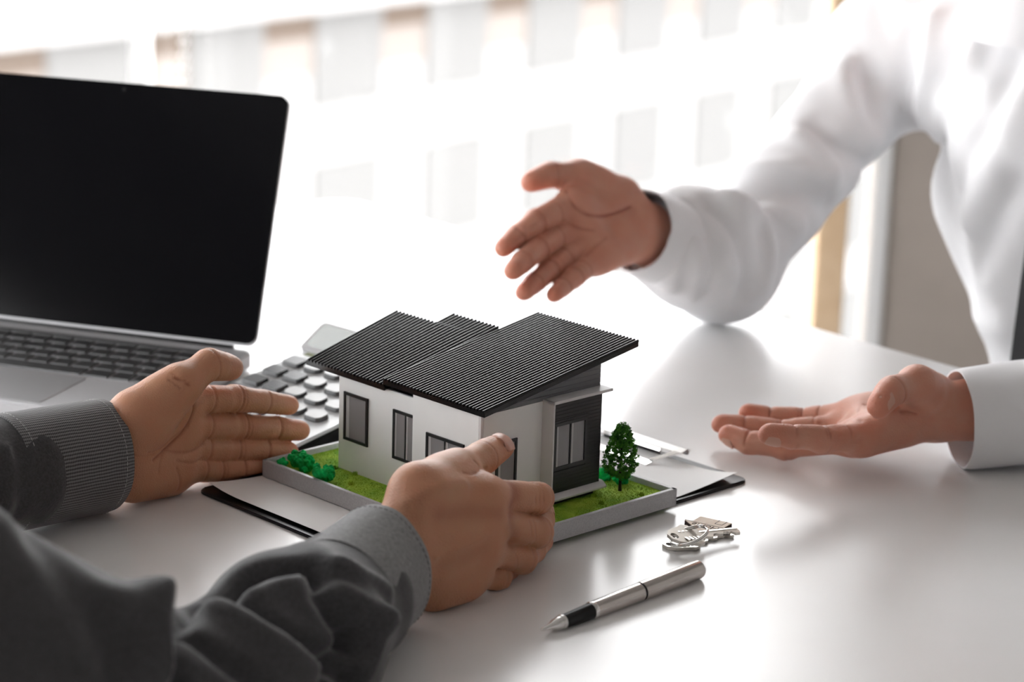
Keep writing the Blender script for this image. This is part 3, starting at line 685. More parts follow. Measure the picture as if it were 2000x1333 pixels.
# ------------------------------------------------------------------ keys, ring and wooden tag
def unit3(d): d = np.array([d[0], d[1], 0.]); return d/np.linalg.norm(d)
def keymesh(o, d, z0):     # o bowl centre, d blade direction
    d = np.array([d[0], d[1], 0]); d = d/np.linalg.norm(d); q = np.array([-d[1], d[0], 0])
    P_ = lambda x, y, z=0: np.array([o[0], o[1], z0])+d*x+q*y+ZV*z
    return P_
def make_key(o, d, z0, tilt, label, roll=0.):
    P_ = keymesh(o, d, z0); d = unit3(d); q = np.array([-d[1], d[0], 0])
    Pt = lambda x, y, z=0: P_(x, y, z+tilt*x+roll*y)
    k = empty('door_key', P_(0, 0), label, 'key', 'silver keys on the ring')
    th = .0021; b = MB()
    outl = [(-.0125, -.003), (-.0125, .003), (-.009, .0075), (-.004, .0095), (.0, .0105), (.004, .0128), (.0085, .0112), (.0092, .0070), (.0125, .0055), (.0125, -.0055), (.0092, -.0070), (.0085, -.0112), (.004, -.0128), (.0, -.0105), (-.004, -.0095), (-.009, -.0075)]
    hole = [(-.0085+.0025*math.cos(a), .0035*math.sin(a)) for a in [math.pi+2*math.pi*i/16 for i in range(16)]]
    n = len(outl); vs = [Pt(x, y) for x, y in outl]+[Pt(x, y) for x, y in hole]; vs2 = [v+ZV*th for v in vs]; m = len(vs)
    # bridge outline and hole by index ratio
    fs_ = []
    oi = list(range(n)); 
    for i in range(n):
        a, c = i, (i+1) % n; ha_, hc_ = n+(16-i) % 16, n+(16-i-1) % 16
        ha_, hc_ = n+(i*16//n) % 16, n+((i+1)*16//n) % 16
        fs_.append((a, c, hc_, ha_))
    # hole order must run the same way round as the outline (clockwise from the left end)
    hole = hole[::-1]
    vs = [Pt(x, y) for x, y in outl]+[Pt(x, y) for x, y in [(-.0085+.0025*math.cos(a), .0035*math.sin(a)) for a in [math.pi*1.06-2*math.pi*i/16 for i in range(16)]]]
    vs2 = [v+ZV*th for v in vs]
    b.add(vs+vs2, [f[::-1] for f in fs_]+[tuple(x+m for x in f) for f in fs_]+[(i, (i+1) % n, m+(i+1) % n, m+i) for i in range(n)]+[(n+(i+1) % 16, n+i, m+n+i, m+n+(i+1) % 16) for i in range(16)])
    b.obj('bow', M_brass, k, 30)
    for i, x in enumerate((-.003, 0, .003, .006)):
        for sg in (1, -1):
            b = MB(); b.box(Pt(x, sg*.0035, th-.0001), d*.0016, q*sg*.0052, ZV*.0004); b.obj('bow_relief', M_brass, k)
    b = MB()
    teeth = [(.0115, -.0036), (.0165, -.0050), (.019, -.0050), (.021, -.0022), (.0235, -.0014), (.0255, -.0030), (.028, -.0030), (.0300, -.0008), (.0325, -.0008), (.034, -.0022), (.036, -.0008), (.0380, -.0036), (.0415, -.0036), (.0425, -.002)]
    pts = [Pt(x, y, .0001) for x, y in teeth]+[Pt(.0430, .0036, .0001), Pt(.0115, .0040, .0001)]
    b.prism(pts, ZV*(th-.0003)); b.obj('blade', M_brass, k, bevel=.0001)
    b = MB(); b.box(Pt(.012, .0012, th-.0003), d*.0300+ZV*tilt*.03, q*.0022, ZV*.0005); b.obj('blade_ridge', M_brass, k)
    return k
kb = G(1338, 1061, .0035); kt = G(1446, 1047, .002)
make_key(kb, (kt-kb)[:2], .0072, -.06, 'upper silver house key, notched blade pointing right past the ring', .2)
kb2 = G(1332, 1066, .001)
make_key(kb2+np.array([-.001, .002, 0]), (kt-kb)[:2]+np.array([0, .002]), .0003, 0, 'lower silver key mostly hidden under the other key on the ring')
# split ring leaning on the keys
rc = G(1347, 1050, .0085); kr = empty('key_ring', (rc[0], rc[1], 0), 'steel split ring threaded through the keys and wooden tag', 'key ring')
rx = np.array([.90, .12, .38]); rx /= np.linalg.norm(rx); ry = np.array([-.10, .99, .05]); ry -= rx*(rx@ry); ry /= np.linalg.norm(ry)
ringp = lambda a, r, o=0: rc+rx*math.cos(a)*r+ry*math.sin(a)*r*.92+np.cross(rx, ry)*o
b = MB(); b.tube([ringp(2*math.pi*i/48, 0.0128, .0007*math.sin(math.pi*i/48)) for i in range(48)], .0008, 8, True); b.tube([ringp(2*math.pi*i/48, .0128, .0015) for i in range(3, 47)], .0007, 8)
b.obj('split_ring', M_chrome, kr, True)
for i, (px, py, z, ax) in enumerate(((1323, 1040, .005, 0), (1334, 1036, .006, 1), (1343, 1036, .0055, 0), (1350, 1042, .005, 1))):
    c = G(px, py, z); u = azv(100); v_ = ZV if ax else azv(10); b = MB(); b.tube([c+u*math.cos(2*math.pi*j/14)*.0028+v_*math.sin(2*math.pi*j/14)*.0018 for j in range(14)], .0005, 6, True); b.obj('chain_link', M_steel, kr, True)
# wooden tag shaped like a house, seen upside down from here
tb0, tb1 = G(1367, 1011, .004), G(1430, 1025, .004); te0, te1 = G(1338, 1020, .004), G(1423, 1037, .004)
ud = (tb0-tb1); tw = np.linalg.norm(ud); ud = ud/tw; vd = np.cross(ZV, ud); vd = vd if vd[1] < 0 else -vd   # ud: text direction, vd towards the roof
bc = (tb0+tb1)/2; bc[2] = 0
def TG(x, y, z): return bc+ud*x+vd*y+ZV*z
tag = empty('key_tag', TG(0, .01, 0), 'small wooden house-shaped key tag engraved Home beside the keys', 'key tag')
b = MB(); b.prism([TG(x, y, .0003) for x, y in ((-.0118, 0), (.0118, 0), (.0118, .0125), (.0172, .0125), (0, .0262), (-.0172, .0125), (-.0118, .0125))], ZV*.0045); b.cur = 0
to = b.obj('tag_body', M_wood, tag)
b = MB(); b.prism([TG(x, y, .0006) for x, y in ((-.0120, -.0002), (.0120, -.0002), (.0120, .0123), (.0175, .0124), (0, .0266), (-.0175, .0124), (-.0120, .0123))], ZV*.0037); b.obj('charred_edge', M_burn, tag)
b = MB()
for (x0, y0, x1, y1) in ((.0172, .0125, -.0172, .0125), (-.003, 0, -.003, .0078), (-.0085, 0, -.0085, .0078), (-.003, .0078, -.0085, .0078)):
    a = TG(x0, y0, .0048); c = TG(x1, y1, .0048); dd = (c-a); dd = dd/np.linalg.norm(dd); qq = np.cross(dd, ZV)*.0002; b.box(a-qq, c-a, qq*2, ZV*.0001)
b.obj('engraved_line', M_burn, tag)
tcu = bpy.data.curves.new('lettering', 'FONT'); tcu.body = 'Home'; tcu.size = .0082; tcu.align_x = 'CENTER'; tcu.extrude = .00004; tcu.resolution_u = 3
to_ = bpy.data.objects.new('t', tcu); SC.collection.objects.link(to_)
tm = bpy.data.meshes.new_from_object(to_); bpy.data.objects.remove(to_)
# text x runs along +ud mirrored so that it reads from the far side; up = away from roof? letters stand towards the roof
tx = -np.cross(ZV, vd); 
o_ = TG(0, .0138, .00485)
for v in tm.vertices: c = v.co.copy(); v.co = Vector(o_+np.cross(vd, ZV)*c.x+vd*c.y+ZV*c.z)
link('lettering', tm, M_burn, tag)
#@@HANDS
# ------------------------------------------------------------------ hands
def unit(v): return v/np.linalg.norm(v)
def step(prev, px, py, Ln, side):
    """next joint: on the sight line of this joint, one bone length from the last joint; side +1 farther, -1 nearer."""
    d = ray(px, py); o = CAM-prev; a = d@d; bb = 2*(o@d); c = o@o-Ln*Ln; disc = bb*bb-4*a*c
    if disc < 0: p = CAM+d*(-bb/(2*a)); return prev+unit(p-prev)*Ln
    t = (-bb+side*math.sqrt(disc))/(2*a); return CAM+d*t
def hand(wrist, elbow, pn, fingers, thumb, sc=1., palmside=None, fr=1.0, curl=None):
    """fingers: list of 4 lists [MCP, PIP, DIP, TIP]; thumb [CMC, MCP, IP, TIP]; pn palm normal (out of the palm)."""
    R = [(.0098, .0090, .0080, .0066), (.0100, .0092, .0082, .0068), (.0094, .0086, .0077, .0063), (.0084, .0076, .0068, .0056)]
    palm = []; pn = unit(pn)
    fa = unit(elbow-wrist)
    palm.append(('c', wrist+fa*.12, wrist+fa*.02, .031*sc, .0265*sc, pn, 1.2)); palm.append(('c', wrist+fa*.02, wrist, .0265*sc, .0262*sc, pn, 1.3))
    for i, f in enumerate(fingers):
        w0 = wrist+(f[0]-wrist)*.12; r0 = .0165*sc
        palm.append(('c', w0, f[0]-(f[0]-wrist)*.06-pn*.001, r0, (.0125, .0125, .0118, .0112)[i]*sc, pn, 1.08))
    mid = [(fingers[i][0]+fingers[i+1][0])/2 for i in range(3)]
    for m_ in mid: palm.append(('c', wrist*.5+m_*.5, m_, .0135*sc, .0112*sc, pn, 1.1))
    # hypothenar and pad under the fingers
    palm.append(('c', wrist+(fingers[3][0]-wrist)*.22+pn*.004*sc, wrist+(fingers[3][0]-wrist)*.72+pn*.004*sc, .0165*sc, .0130*sc))
    palm.append(('c', fingers[0][0]-(fingers[0][0]-wrist)*.10+pn*.003*sc, fingers[3][0]-(fingers[3][0]-wrist)*.10+pn*.003*sc, .0105*sc, .0100*sc))
    # thenar mass and web
    c, m, ip, tip = thumb
    palm.append(('c', c, m, .0175*sc, .0125*sc)); palm.append(('c', wrist*.75+c*.25, c, .018*sc, .0175*sc))
    palm.append(('c', c*.6+fingers[0][0]*.4, m*.45+fingers[0][0]*.55, .0120*sc, .0070*sc)); palm.append(('c', c*.8+fingers[1][0]*.2+pn*.003, c*.3+m*.7, .0150*sc, .0110*sc))
    groups = [palm]
    for i, f in enumerate(fingers):
        r = [x*sc*fr for x in R[i]]; g = []
        bn = lambda a, b: (f[b]-f[a])
        g.append(('c', f[0], f[1], r[0]*1.06, r[1])); g.append(('c', f[1], f[2], r[1], r[2])); g.append(('c', f[2], f[3], r[2], r[3]))
        # knuckle swelling and soft pads on the palm side between the creases
        pf = finger_flex(f, pn)
        for a_, b_, ra in ((0, 1, r[0]*.86), (1, 2, r[1]*.84), (2, 3, r[2]*.86)):
            A = f[a_]+(f[b_]-f[a_])*(.38 if a_ < 1 else .34); B = f[a_]+(f[b_]-f[a_])*(.74 if a_ < 2 else .85); g.append(('c', A+pf[a_]*.0021*sc, B+pf[a_]*.0021*sc, ra, ra*.95))
        g.append(('c', f[1]-pf[0]*.0012*sc-unit(f[1]-f[0])*.002, f[1]-pf[0]*.0012*sc+unit(f[2]-f[1])*.002, r[1]*.96, r[1]*.96))
        groups.append(g)
    g = [('c', m, ip, .0122*sc, .0105*sc), ('c', ip, tip, .0106*sc, .0082*sc)]
    tf = unit(np.cross(unit(tip-ip), np.cross(pn, unit(tip-ip)))+1e-9)
    g.append(('c', ip+(tip-ip)*.35+tf*.0015*sc, ip+(tip-ip)*.8+tf*.0018*sc, .0096*sc, .0082*sc)); g.append(('c', c+(m-c)*.6, m, .0145*sc, .0125*sc))
    groups.append(g)
    return groups
def finger_flex(f, pn):
    """palm-side direction of each bone"""
    out = []; n = pn
    for a in range(3):
        t = unit(f[a+1]-f[a]); n = unit(n-t*(n@t)); out.append(n)
    return out
def finish_hand(name, groups, fingers, thumb, pn, wrist, sc, palmlines=(), h=.0009, flat=None):
    V, Q = build_sdf(groups, h, k_in=.012*sc, k_root=.009*sc, smooth=2)
    V = V.astype(float); Nn = vnormals(V, Q); dv = np.zeros(len(V)); cre = np.zeros(len(V)); tint = np.full(len(V), .25)
    pn = unit(pn); amp_cap = 1
    axd = [seg_dist(V, f) for f in fingers]
    for fi, f in enumerate(fingers):
        own = axd[fi] <= np.min(axd, 0)+1e-9
        pf = finger_flex(f, pn)
        for j, (amp, w) in {1: (.0011, .0010), 2: (.0009, .0009)}.items():
            t = unit(unit(f[j]-f[j-1])+unit(f[j+1]-f[j])); q = V-f[j]; near = (np.linalg.norm(q, axis=1) < .0135*sc) & own
            fl = unit(pf[j-1]+pf[min(j, 2)]); side = q@fl
            m_ = near & (side > -.001); e = np.exp(-((q@t)/w)**2)*np.clip((side+.001)/.004, 0, 1)
            dv[m_] -= amp*sc*e[m_]; cre[m_] = np.maximum(cre[m_], .40*e[m_])
            if j == 1:
                e2 = np.exp(-((q@t-.0028*sc)/.0008)**2)*np.clip((side+.001)/.004, 0, 1); dv[m_] -= .0004*e2[m_]; cre[m_] = np.maximum(cre[m_], .3*e2[m_])
            # dorsal wrinkles
            m2 = near & (side < -.002); x = q@t; rip = np.sin(x/(.00042*math.pi))*np.exp(-(x/(.0042*sc))**2)*np.clip((-side-.002)/.004, 0, 1)
            dv[m2] += (.00028 if j == 1 else .00018)*rip[m2]; cre[m2] = np.maximum(cre[m2], np.clip(-.25*rip[m2], 0, 1))
        # crease where the finger leaves the palm
        t = unit(f[1]-f[0]); b0 = f[0]+t*.021*sc; q = V-b0; near = (np.linalg.norm(q, axis=1) < .013*sc) & own; side = q@pf[0]
        m_ = near & (side > 0); e = np.exp(-((q@t)/.0011)**2)*np.clip(side/.004, 0, 1); dv[m_] -= .0009*sc*e[m_]; cre[m_] = np.maximum(cre[m_], .3*e[m_])
        d = np.linalg.norm(V-f[3], axis=1); tint += .5*np.exp(-(d/.013)**2); d = np.linalg.norm(V-f[1], axis=1); tint += .22*np.exp(-(d/.010)**2); d = np.linalg.norm(V-f[0], axis=1); tint += .15*np.exp(-(d/.014)**2)
    tj = unit(thumb[3]-thumb[1]); q = V-thumb[2]; near = np.linalg.norm(q, axis=1) < .017*sc; e = np.exp(-((q@tj)/.0010)**2); x = q@tj
    dv[near] -= .0005*sc*e[near]; cre[near] = np.maximum(cre[near], .35*e[near])
    d = np.linalg.norm(V-thumb[3], axis=1); tint += .5*np.exp(-(d/.014)**2)
    V = V+Nn*dv[:, None]
    if palmlines:
        allp = [p for l in palmlines for p in l[0]]; hs = bvh_hits(V, Q, allp); i = 0; dv = np.zeros(len(V))
        for pix, w, amp in palmlines:
            pts = [x for x in hs[i:i+len(pix)] if x is not None]; i += len(pix)
            if len(pts) < 2: continue
            d = seg_dist(V, smooth_poly(pts)); e = np.exp(-(d/w)**2); dv += amp*e
            if amp < 0: cre = np.maximum(cre, np.exp(-(d/(w*.8))**2)*min(1, -amp/.0012)*.75)
        V = V+Nn*dv[:, None]
    if flat is not None: V = rest_on_table(V)
    return V, Q, tint, cre
def nail(parent, ip, tip, up, r, sc=1.):
    """small curved plate on the back of a fingertip"""
    t = unit(tip-ip); up = unit(up-t*(up@t)); s = np.cross(t, up); b = MB(); nu, nv = 8, 10; L_ = .0125*sc; Wd = .0062*sc*r/.0075
    vs = []; c0 = tip+t*.0028*sc
    for j in range(nv+1):
        for i in range(nu+1):
            a = (i/nu-.5)*2; l = (j/nv)*L_; wj = Wd*(1-.35*max(0, (abs(l/L_-.5)*2-.55)/.45)**2); an = a*1.05
            x = math.sin(an)/math.sin(1.05)*wj; hgt = (r+.0006+.085*l)*math.cos(an*.80)-.0002
            lift = -.0026*sc*(max(0, (.45-l/L_))**2)*2.2 + .0009*(l/L_)
            vs.append(c0-t*l+s*x*1.0+up*(hgt+lift))
    fs_ = [(j*(nu+1)+i, j*(nu+1)+i+1, (j+1)*(nu+1)+i+1, (j+1)*(nu+1)+i) for j in range(nv) for i in range(nu)]
    b.add(vs, fs_); b.add([v-up*.0012 for v in vs], [f[::-1] for f in fs_]); n = len(vs)
    rim = list(range(nu+1))+[j*(nu+1)+nu for j in range(1, nv+1)]+[nv*(nu+1)+i for i in range(nu-1, -1, -1)]+[j*(nu+1) for j in range(nv-1, 0, -1)]
    b.f += [(rim[i], rim[(i+1) % len(rim)], n+rim[(i+1) % len(rim)], n+rim[i]) for i in range(len(rim))]; b.mi += [0]*len(rim)
    return b.obj('fingernail', M_nail, parent, 50)
def merge(parts):
    V = []; Q = []; T = []; C_ = []; n = 0
    for v, q, t, c in parts: V.append(v); Q.append(q+n); T.append(t); C_.append(c); n += len(v)
    return np.concatenate(V), np.concatenate(Q), np.concatenate(T), np.concatenate(C_)
def body_obj(parts, m, parent, name='body'):
    V, Q, T, C_ = merge(parts); me = npmesh(name, V, Q)
    for nm, dat in (('tint', T), ('crease', C_)):
        a = me.attributes.new(nm, 'FLOAT', 'POINT'); a.data.foreach_set('value', np.clip(dat, 0, 1).astype(np.float32))
    return link(name, me, m, parent, True)
def cuff(name, c0, c1, e0, e1, up, m, parent, th=.0022, wob=0., nseg=64, seed=0, squash=1., phase=0):
    """open shirt cuff: a tube from c0 (edge) back to c1; e = (radius up, radius side)"""
    ax = unit(c1-c0); up = unit(up-ax*(up@ax)); sd = np.cross(ax, up); rng = random.Random(seed); b = MB(); rings = 14; vs = []; uvs = []
    prof = [(i/(rings-1), 0.) for i in range(rings)]; prof_in = [(i/(rings-1), -th) for i in range(rings-1, -1, -1)]; loop = prof+prof_in
    ph = [rng.uniform(0, 6) for _ in range(4)]
    for (t, off) in loop:
        rnd = .0008 if off == 0 and (t == 0) else 0
        for k in range(nseg):
            a = 2*math.pi*k/nseg; ru = e0[0]+(e1[0]-e0[0])*t; rs = e0[1]+(e1[1]-e0[1])*t
            w_ = wob*(math.sin(2*a+ph[0]+2*t)+.6*math.sin(3*a+ph[1]-3*t)+.35*math.sin(7*a+ph[2]+5*t))
            q = up*math.cos(a)*(ru+off-rnd+w_)+sd*math.sin(a)*(rs+off-rnd+w_); q = c0+(c1-c0)*t+q
            if q[2] < .1: q = rest_on_table(q[None, :])[0]
            vs.append(q)
    n = len(loop); fs_ = []; 
    for i in range(n):
        j = (i+1) % n
        for k in range(nseg): k2 = (k+1) % nseg; fs_.append((i*nseg+k, j*nseg+k, j*nseg+k2, i*nseg+k2)); uvs.append([(loop[i][0], k/nseg), (loop[j][0], k/nseg), (loop[j][0], (k+1)/nseg), (loop[i][0], (k+1)/nseg)])
    b.add(vs, fs_); me = b.mesh(name); uv = me.uv_layers.new(name='UVMap'); flatuv = [c for f in uvs for p in f for c in p]; uv.data.foreach_set('uv', flatuv)
    o = link(name, me, m, parent, 60)
    bm = bmesh.new(); bm.from_mesh(me); bmesh.ops.recalc_face_normals(bm, faces=bm.faces[:]); bm.to_mesh(me); bm.free()
    return o, (lambda t, a, off=0.: c0+(c1-c0)*t+up*math.cos(a)*((e0[0]+(e1[0]-e0[0])*t)+off+wob*(math.sin(2*a+ph[0]+2*t)+.6*math.sin(3*a+ph[1]-3*t)+.35*math.sin(7*a+ph[2]+5*t)))+sd*math.sin(a)*((e0[1]+(e1[1]-e0[1])*t)+off+wob*(math.sin(2*a+ph[0]+2*t)+.6*math.sin(3*a+ph[1]-3*t)+.35*math.sin(7*a+ph[2]+5*t))))
def stitches(pf, t, parent, n=70, m=M_stitch):
    b = MB()
    for i in range(n):
        a = 2*math.pi*i/n; p, q = pf(t, a, .0002), pf(t, a+2*math.pi/n*.6, .0002); b.tube([p, q], .00022, 5)
    return b.obj('stitching', m, parent, kind='stuff')
def rest_on_table(V):
    q = V-TC; a = q@tu; c_ = q@tv; on = (a > .01) & (a < TLN-.01) & (c_ > .01) & (c_ < TW-.01) & (V[:, 2] > -.03) & (V[:, 2] < .02)
    q = V-HO; s_ = q@ha; t_ = q@hb; cl = (s_ > .004) & (s_ < .239) & (t_ > -.052) & (t_ < .275)
    fl = np.where(cl, .0042, .0006); V[:, 2] = np.where(on, np.maximum(V[:, 2], fl), V[:, 2]); return V
def cloth_obj(name, groups, h, folds, m, parent, k_in=.02, amp=0, smooth=2, k_root=.02, ncut=None):
    V, Q = build_sdf(groups, h, k_in=k_in, k_root=k_root, smooth=smooth); V = V.astype(float)
    if folds: V = strokes(V, Q, folds); V = laplace(V, Q, .5)
    if amp:
        Nn = vnormals(V, Q); w_ = np.sin(V@np.array([61, 38, 47.])+2*np.sin(V@np.array([23., -41, 31]))); V = V+Nn*(amp*w_)[:, None]
    if ncut is not None: V[:, 2] = np.maximum(V[:, 2], ncut); V = rest_on_table(V)
    me = npmesh(name, V, Q); return link(name, me, m, parent, True)
#@@PEOPLE
# ================================================================== person in the grey shirt (front left)
def fing(mcp, pts, lens, side): 
    f = [mcp]
    for (px, py), l, s in zip(pts, lens, side): f.append(step(f[-1], px, py, l, s))
    return f
BL = [(.041, .0245, .0195), (.045, .0285, .0200), (.042, .0270, .0200), (.033, .0200, .0175)]
gp = empty('person', (-.55, 1.02, FZ), 'person in a charcoal shirt cupping both hands around the model house', 'person', 'people at the table')
# --- left hand (palm towards the tray)
sL = .245
wl = PL(228, 884, H(sL+.004, 0, 0), ha); elL = np.array([-.47, 1.31, .055])
pl_ = lambda px, py, s=sL: PL(px, py, H(s, 0, 0), ha)
LF = [[pl_(357, 780), pl_(460, 779), pl_(515, 785), pl_(566, 792)],
      [pl_(352, 828, sL+.001), pl_(470, 834, sL+.001), pl_(537, 837, sL-.002), pl_(587, 841, sL-.005)],
      [pl_(350, 873, sL+.003), pl_(458, 878, sL+.001), pl_(517, 880, sL-.003), pl_(566, 882, sL-.0075)],
      [pl_(343, 915, sL+.002), pl_(424, 918, sL+.001), pl_(470, 917, sL-.002), pl_(508, 914, sL-.005)]]
LT = [pl_(268, 815, sL-.010), pl_(352, 752, sL-.018), pl_(408, 712, sL-.016), pl_(452, 719, sL-.010)]
pnL = unit(-ha+ZV*.05)
gl = hand(wl, elL, pnL, LF, LT, 1.0, fr=.98)
gl[0].append(('c', pl_(262, 930, sL), pl_(325, 922, sL+.002), .0185, .0165))
gl[4][0:3] = [(a[0], a[1], a[2], a[3]*1.16, a[4]*1.16) for a in gl[4][0:3]]
lines = [([(343, 738), (368, 752), (380, 790), (367, 830), (340, 862), (300, 900)], .0013, -.0013),
         ([(366, 835), (345, 850), (320, 872), (290, 885)], .0011, -.0006), ([(398, 868), (375, 882), (345, 884), (322, 880)], .0012, -.0007),
         ([(395, 895), (375, 905), (345, 900)], .0011, -.0006), ([(300, 728), (330, 742), (352, 758)], .0011, -.0006), ([(312, 722), (335, 730), (362, 744)], .0009, -.0005),
         ([(232, 800), (240, 840), (236, 880)], .0010, -.0004), ([(244, 870), (262, 890), (300, 888)], .0010, -.0005), ([(345, 915), (352, 940), (348, 958)], .0011, -.0006), ([(320, 880), (312, 905), (310, 925)], .0011, -.0004)]
HL = finish_hand('l', gl, LF, LT, pnL, wl, 1.0, lines, flat=.0004)
# --- right hand (back towards the camera, cupped round the tray's front corner)
pr_ = lambda px, py, s: PL(px, py, H(s, 0, 0), ha)
wr = pr_(768, 1092, -.028); elR = D(370, 1425, 1.225)
RF = [[pr_(952, 968, -.034), pr_(1050, 973, -.031)], [pr_(952, 1018, -.040), pr_(1048, 1040, -.034)], [pr_(940, 1068, -.040), pr_(1018, 1092, -.033)], [pr_(912, 1122, -.036), pr_(970, 1128, -.030)]]
RF[0] += [RF[0][1]+unit(hb*.55+ha*.75-ZV*.25)*.024]; RF[0] += [RF[0][2]+unit(hb*.2+ha*.95-ZV*.35)*.019]
RF[1] += [RF[1][1]+unit(hb*.75+ha*.62-ZV*.05)*.026]; RF[1] += [RF[1][2]+unit(hb*.55+ha*.5+ZV*.15)*.017]
RF[2] += [RF[2][1]+unit(hb*.85+ha*.45-ZV*.1)*.024]; RF[2] += [RF[2][2]+unit(hb*.8+ha*.35-ZV*.0)*.019]
RF[3] += [RF[3][1]+unit(hb*.85+ha*.40-ZV*.05)*.019]; RF[3] += [RF[3][2]+unit(hb*.8+ha*.3)*.016]
RT_ = [pr_(820, 965, -.026), pr_(892, 922, -.010), pr_(942, 895, .002), pr_(980, 874, .010)]
pnR = unit(ha+ZV*.05)
gr_ = hand(wr, elR, pnR, RF, RT_, .98, fr=1.04)
gr_[0].append(('c', pr_(845, 1140, -.030), pr_(900, 1128, -.034), .0175, .0150))
linesR = [([(800, 975), (860, 955), (925, 950), (965, 958)], .006, .0012), ([(860, 1005), (910, 1000), (975, 1003)], .007, -.0006), ([(850, 1088), (890, 1070), (935, 1052), (960, 1040)], .0022, .0008), ([(870, 1040), (910, 1025), (950, 1018)], .005, .0008), ([(860, 1105), (905, 1090), (945, 1070)], .006, -.0003), ([(1002, 945), (1006, 975), (1000, 1005)], .007, -.0012), ([(1000, 1018), (1004, 1040), (998, 1062)], .006, -.0008),
          ([(1040, 943), (1046, 975), (1040, 1003)], .0007, -.0006), ([(1048, 945), (1054, 975), (1048, 1004)], .0007, -.0006), ([(1056, 947), (1062, 975), (1056, 1003)], .0007, -.0006), ([(1034, 1018), (1039, 1040), (1033, 1064)], .0007, -.0005), ([(1042, 1018), (1047, 1040), (1041, 1064)], .0007, -.0005), ([(1008, 1080), (1012, 1098), (1006, 1115)], .0007, -.0005),
          ([(835, 1050), (880, 1020), (925, 995)], .004, .0007), ([(840, 1085), (900, 1070), (940, 1050)], .0035, .0009), ([(800, 985), (850, 950), (905, 945)], .0045, .0008),
          ([(905, 925), (930, 925), (950, 915)], .0012, -.0006), ([(925, 900), (935, 910), (938, 922)], .0010, -.0005), ([(870, 1128), (900, 1110), (925, 1095)], .004, .0005)]
HR = finish_hand('r', gr_, RF, RT_, pnR, wr, .98, linesR, flat=.0004)
# --- coarse body under the clothes, mostly out of frame
shR = np.array([-.40, .93, .22]); shL = np.array([-.60, 1.18, .24]); ctr = (shR+shL)/2+np.array([-.07, -.05, 0])
def coarse_body(wA, eA, sA, wB, eB, sB, ctr, face, head=True, legs=True, off=np.zeros(3)):
    w_ = unit(sA-sB); w_[2] = 0; w_ = unit(w_); hip = np.array([ctr[0], ctr[1], -.22])-face*.10
    P_ = [('c', wA, eA, .022, .026), ('c', eA, sA, .028, .036), ('c', wB, eB, .022, .026), ('c', eB, sB, .028, .036)]
    P_ += [('c', sA, sB, .038, .038), ('c', (sA*.5+ctr*.5)-ZV*.08+off, hip+off, .045, .05), ('c', (sB*.5+ctr*.5)-ZV*.08+off, hip-w_*.04+off, .045, .05)]
    if head:
        nk = (sA+sB)/2+ZV*.03; hd = nk+ZV*.17+face*.05; P_ += [('c', nk, nk+ZV*.09+face*.02, .055, .052), ('e', hd, [w_, face, ZV], [.074, .092, .108]), ('e', hd+face*.03-ZV*.055, [w_, face, ZV], [.052, .062, .060]),
            ('c', hd+face*.090+ZV*.01, hd+face*.108-ZV*.02, .007, .012), ('e', hd+w_*.076, [w_, face, ZV], [.012, .020, .030]), ('e', hd-w_*.076, [w_, face, ZV], [.012, .020, .030]), ('c', hd+face*.086-ZV*.05+w_*.018, hd+face*.086-ZV*.05-w_*.018, .008, .008)]
    if legs:
        for s_ in (1, -1):
            h0 = hip+w_*.09*s_; kn = h0+face*.40; kn[2] = -.28; ft = kn+face*.03; ft[2] = FZ+.09
            P_ += [('c', h0, kn, .080, .058), ('c', kn, ft, .055, .038), ('c', ft-ZV*.04, ft-ZV*.05+face*.16, .038, .030)]
    V, Q = build_sdf([P_], .009, k_in=.03, smooth=2); V = V.astype(float)
    return V, Q, np.full(len(V), .2), np.zeros(len(V)), hip, w_
fG = unit(np.array([.75, .66, 0]))
cb = coarse_body(wr+unit(elR-wr)*.06, elR+np.array([-.005, -.01, .0]), shR, wl+unit(elL-wl)*.06, elL, shL, ctr, fG, head=False)
gb = body_obj([HL, HR, cb[:4]], M_skinA, gp)
nail(gb, LT[2], LT[3], ZV+ha*.1-hb*.0, .0080)
nail(gb, RT_[2], RT_[3], unit(ZV*.75-ha*.60-hb*.25), .0084, 1.12)
nail(gb, RF[1][2], RF[1][3], unit(-ha*.6+hb*.5), .0066, .9)
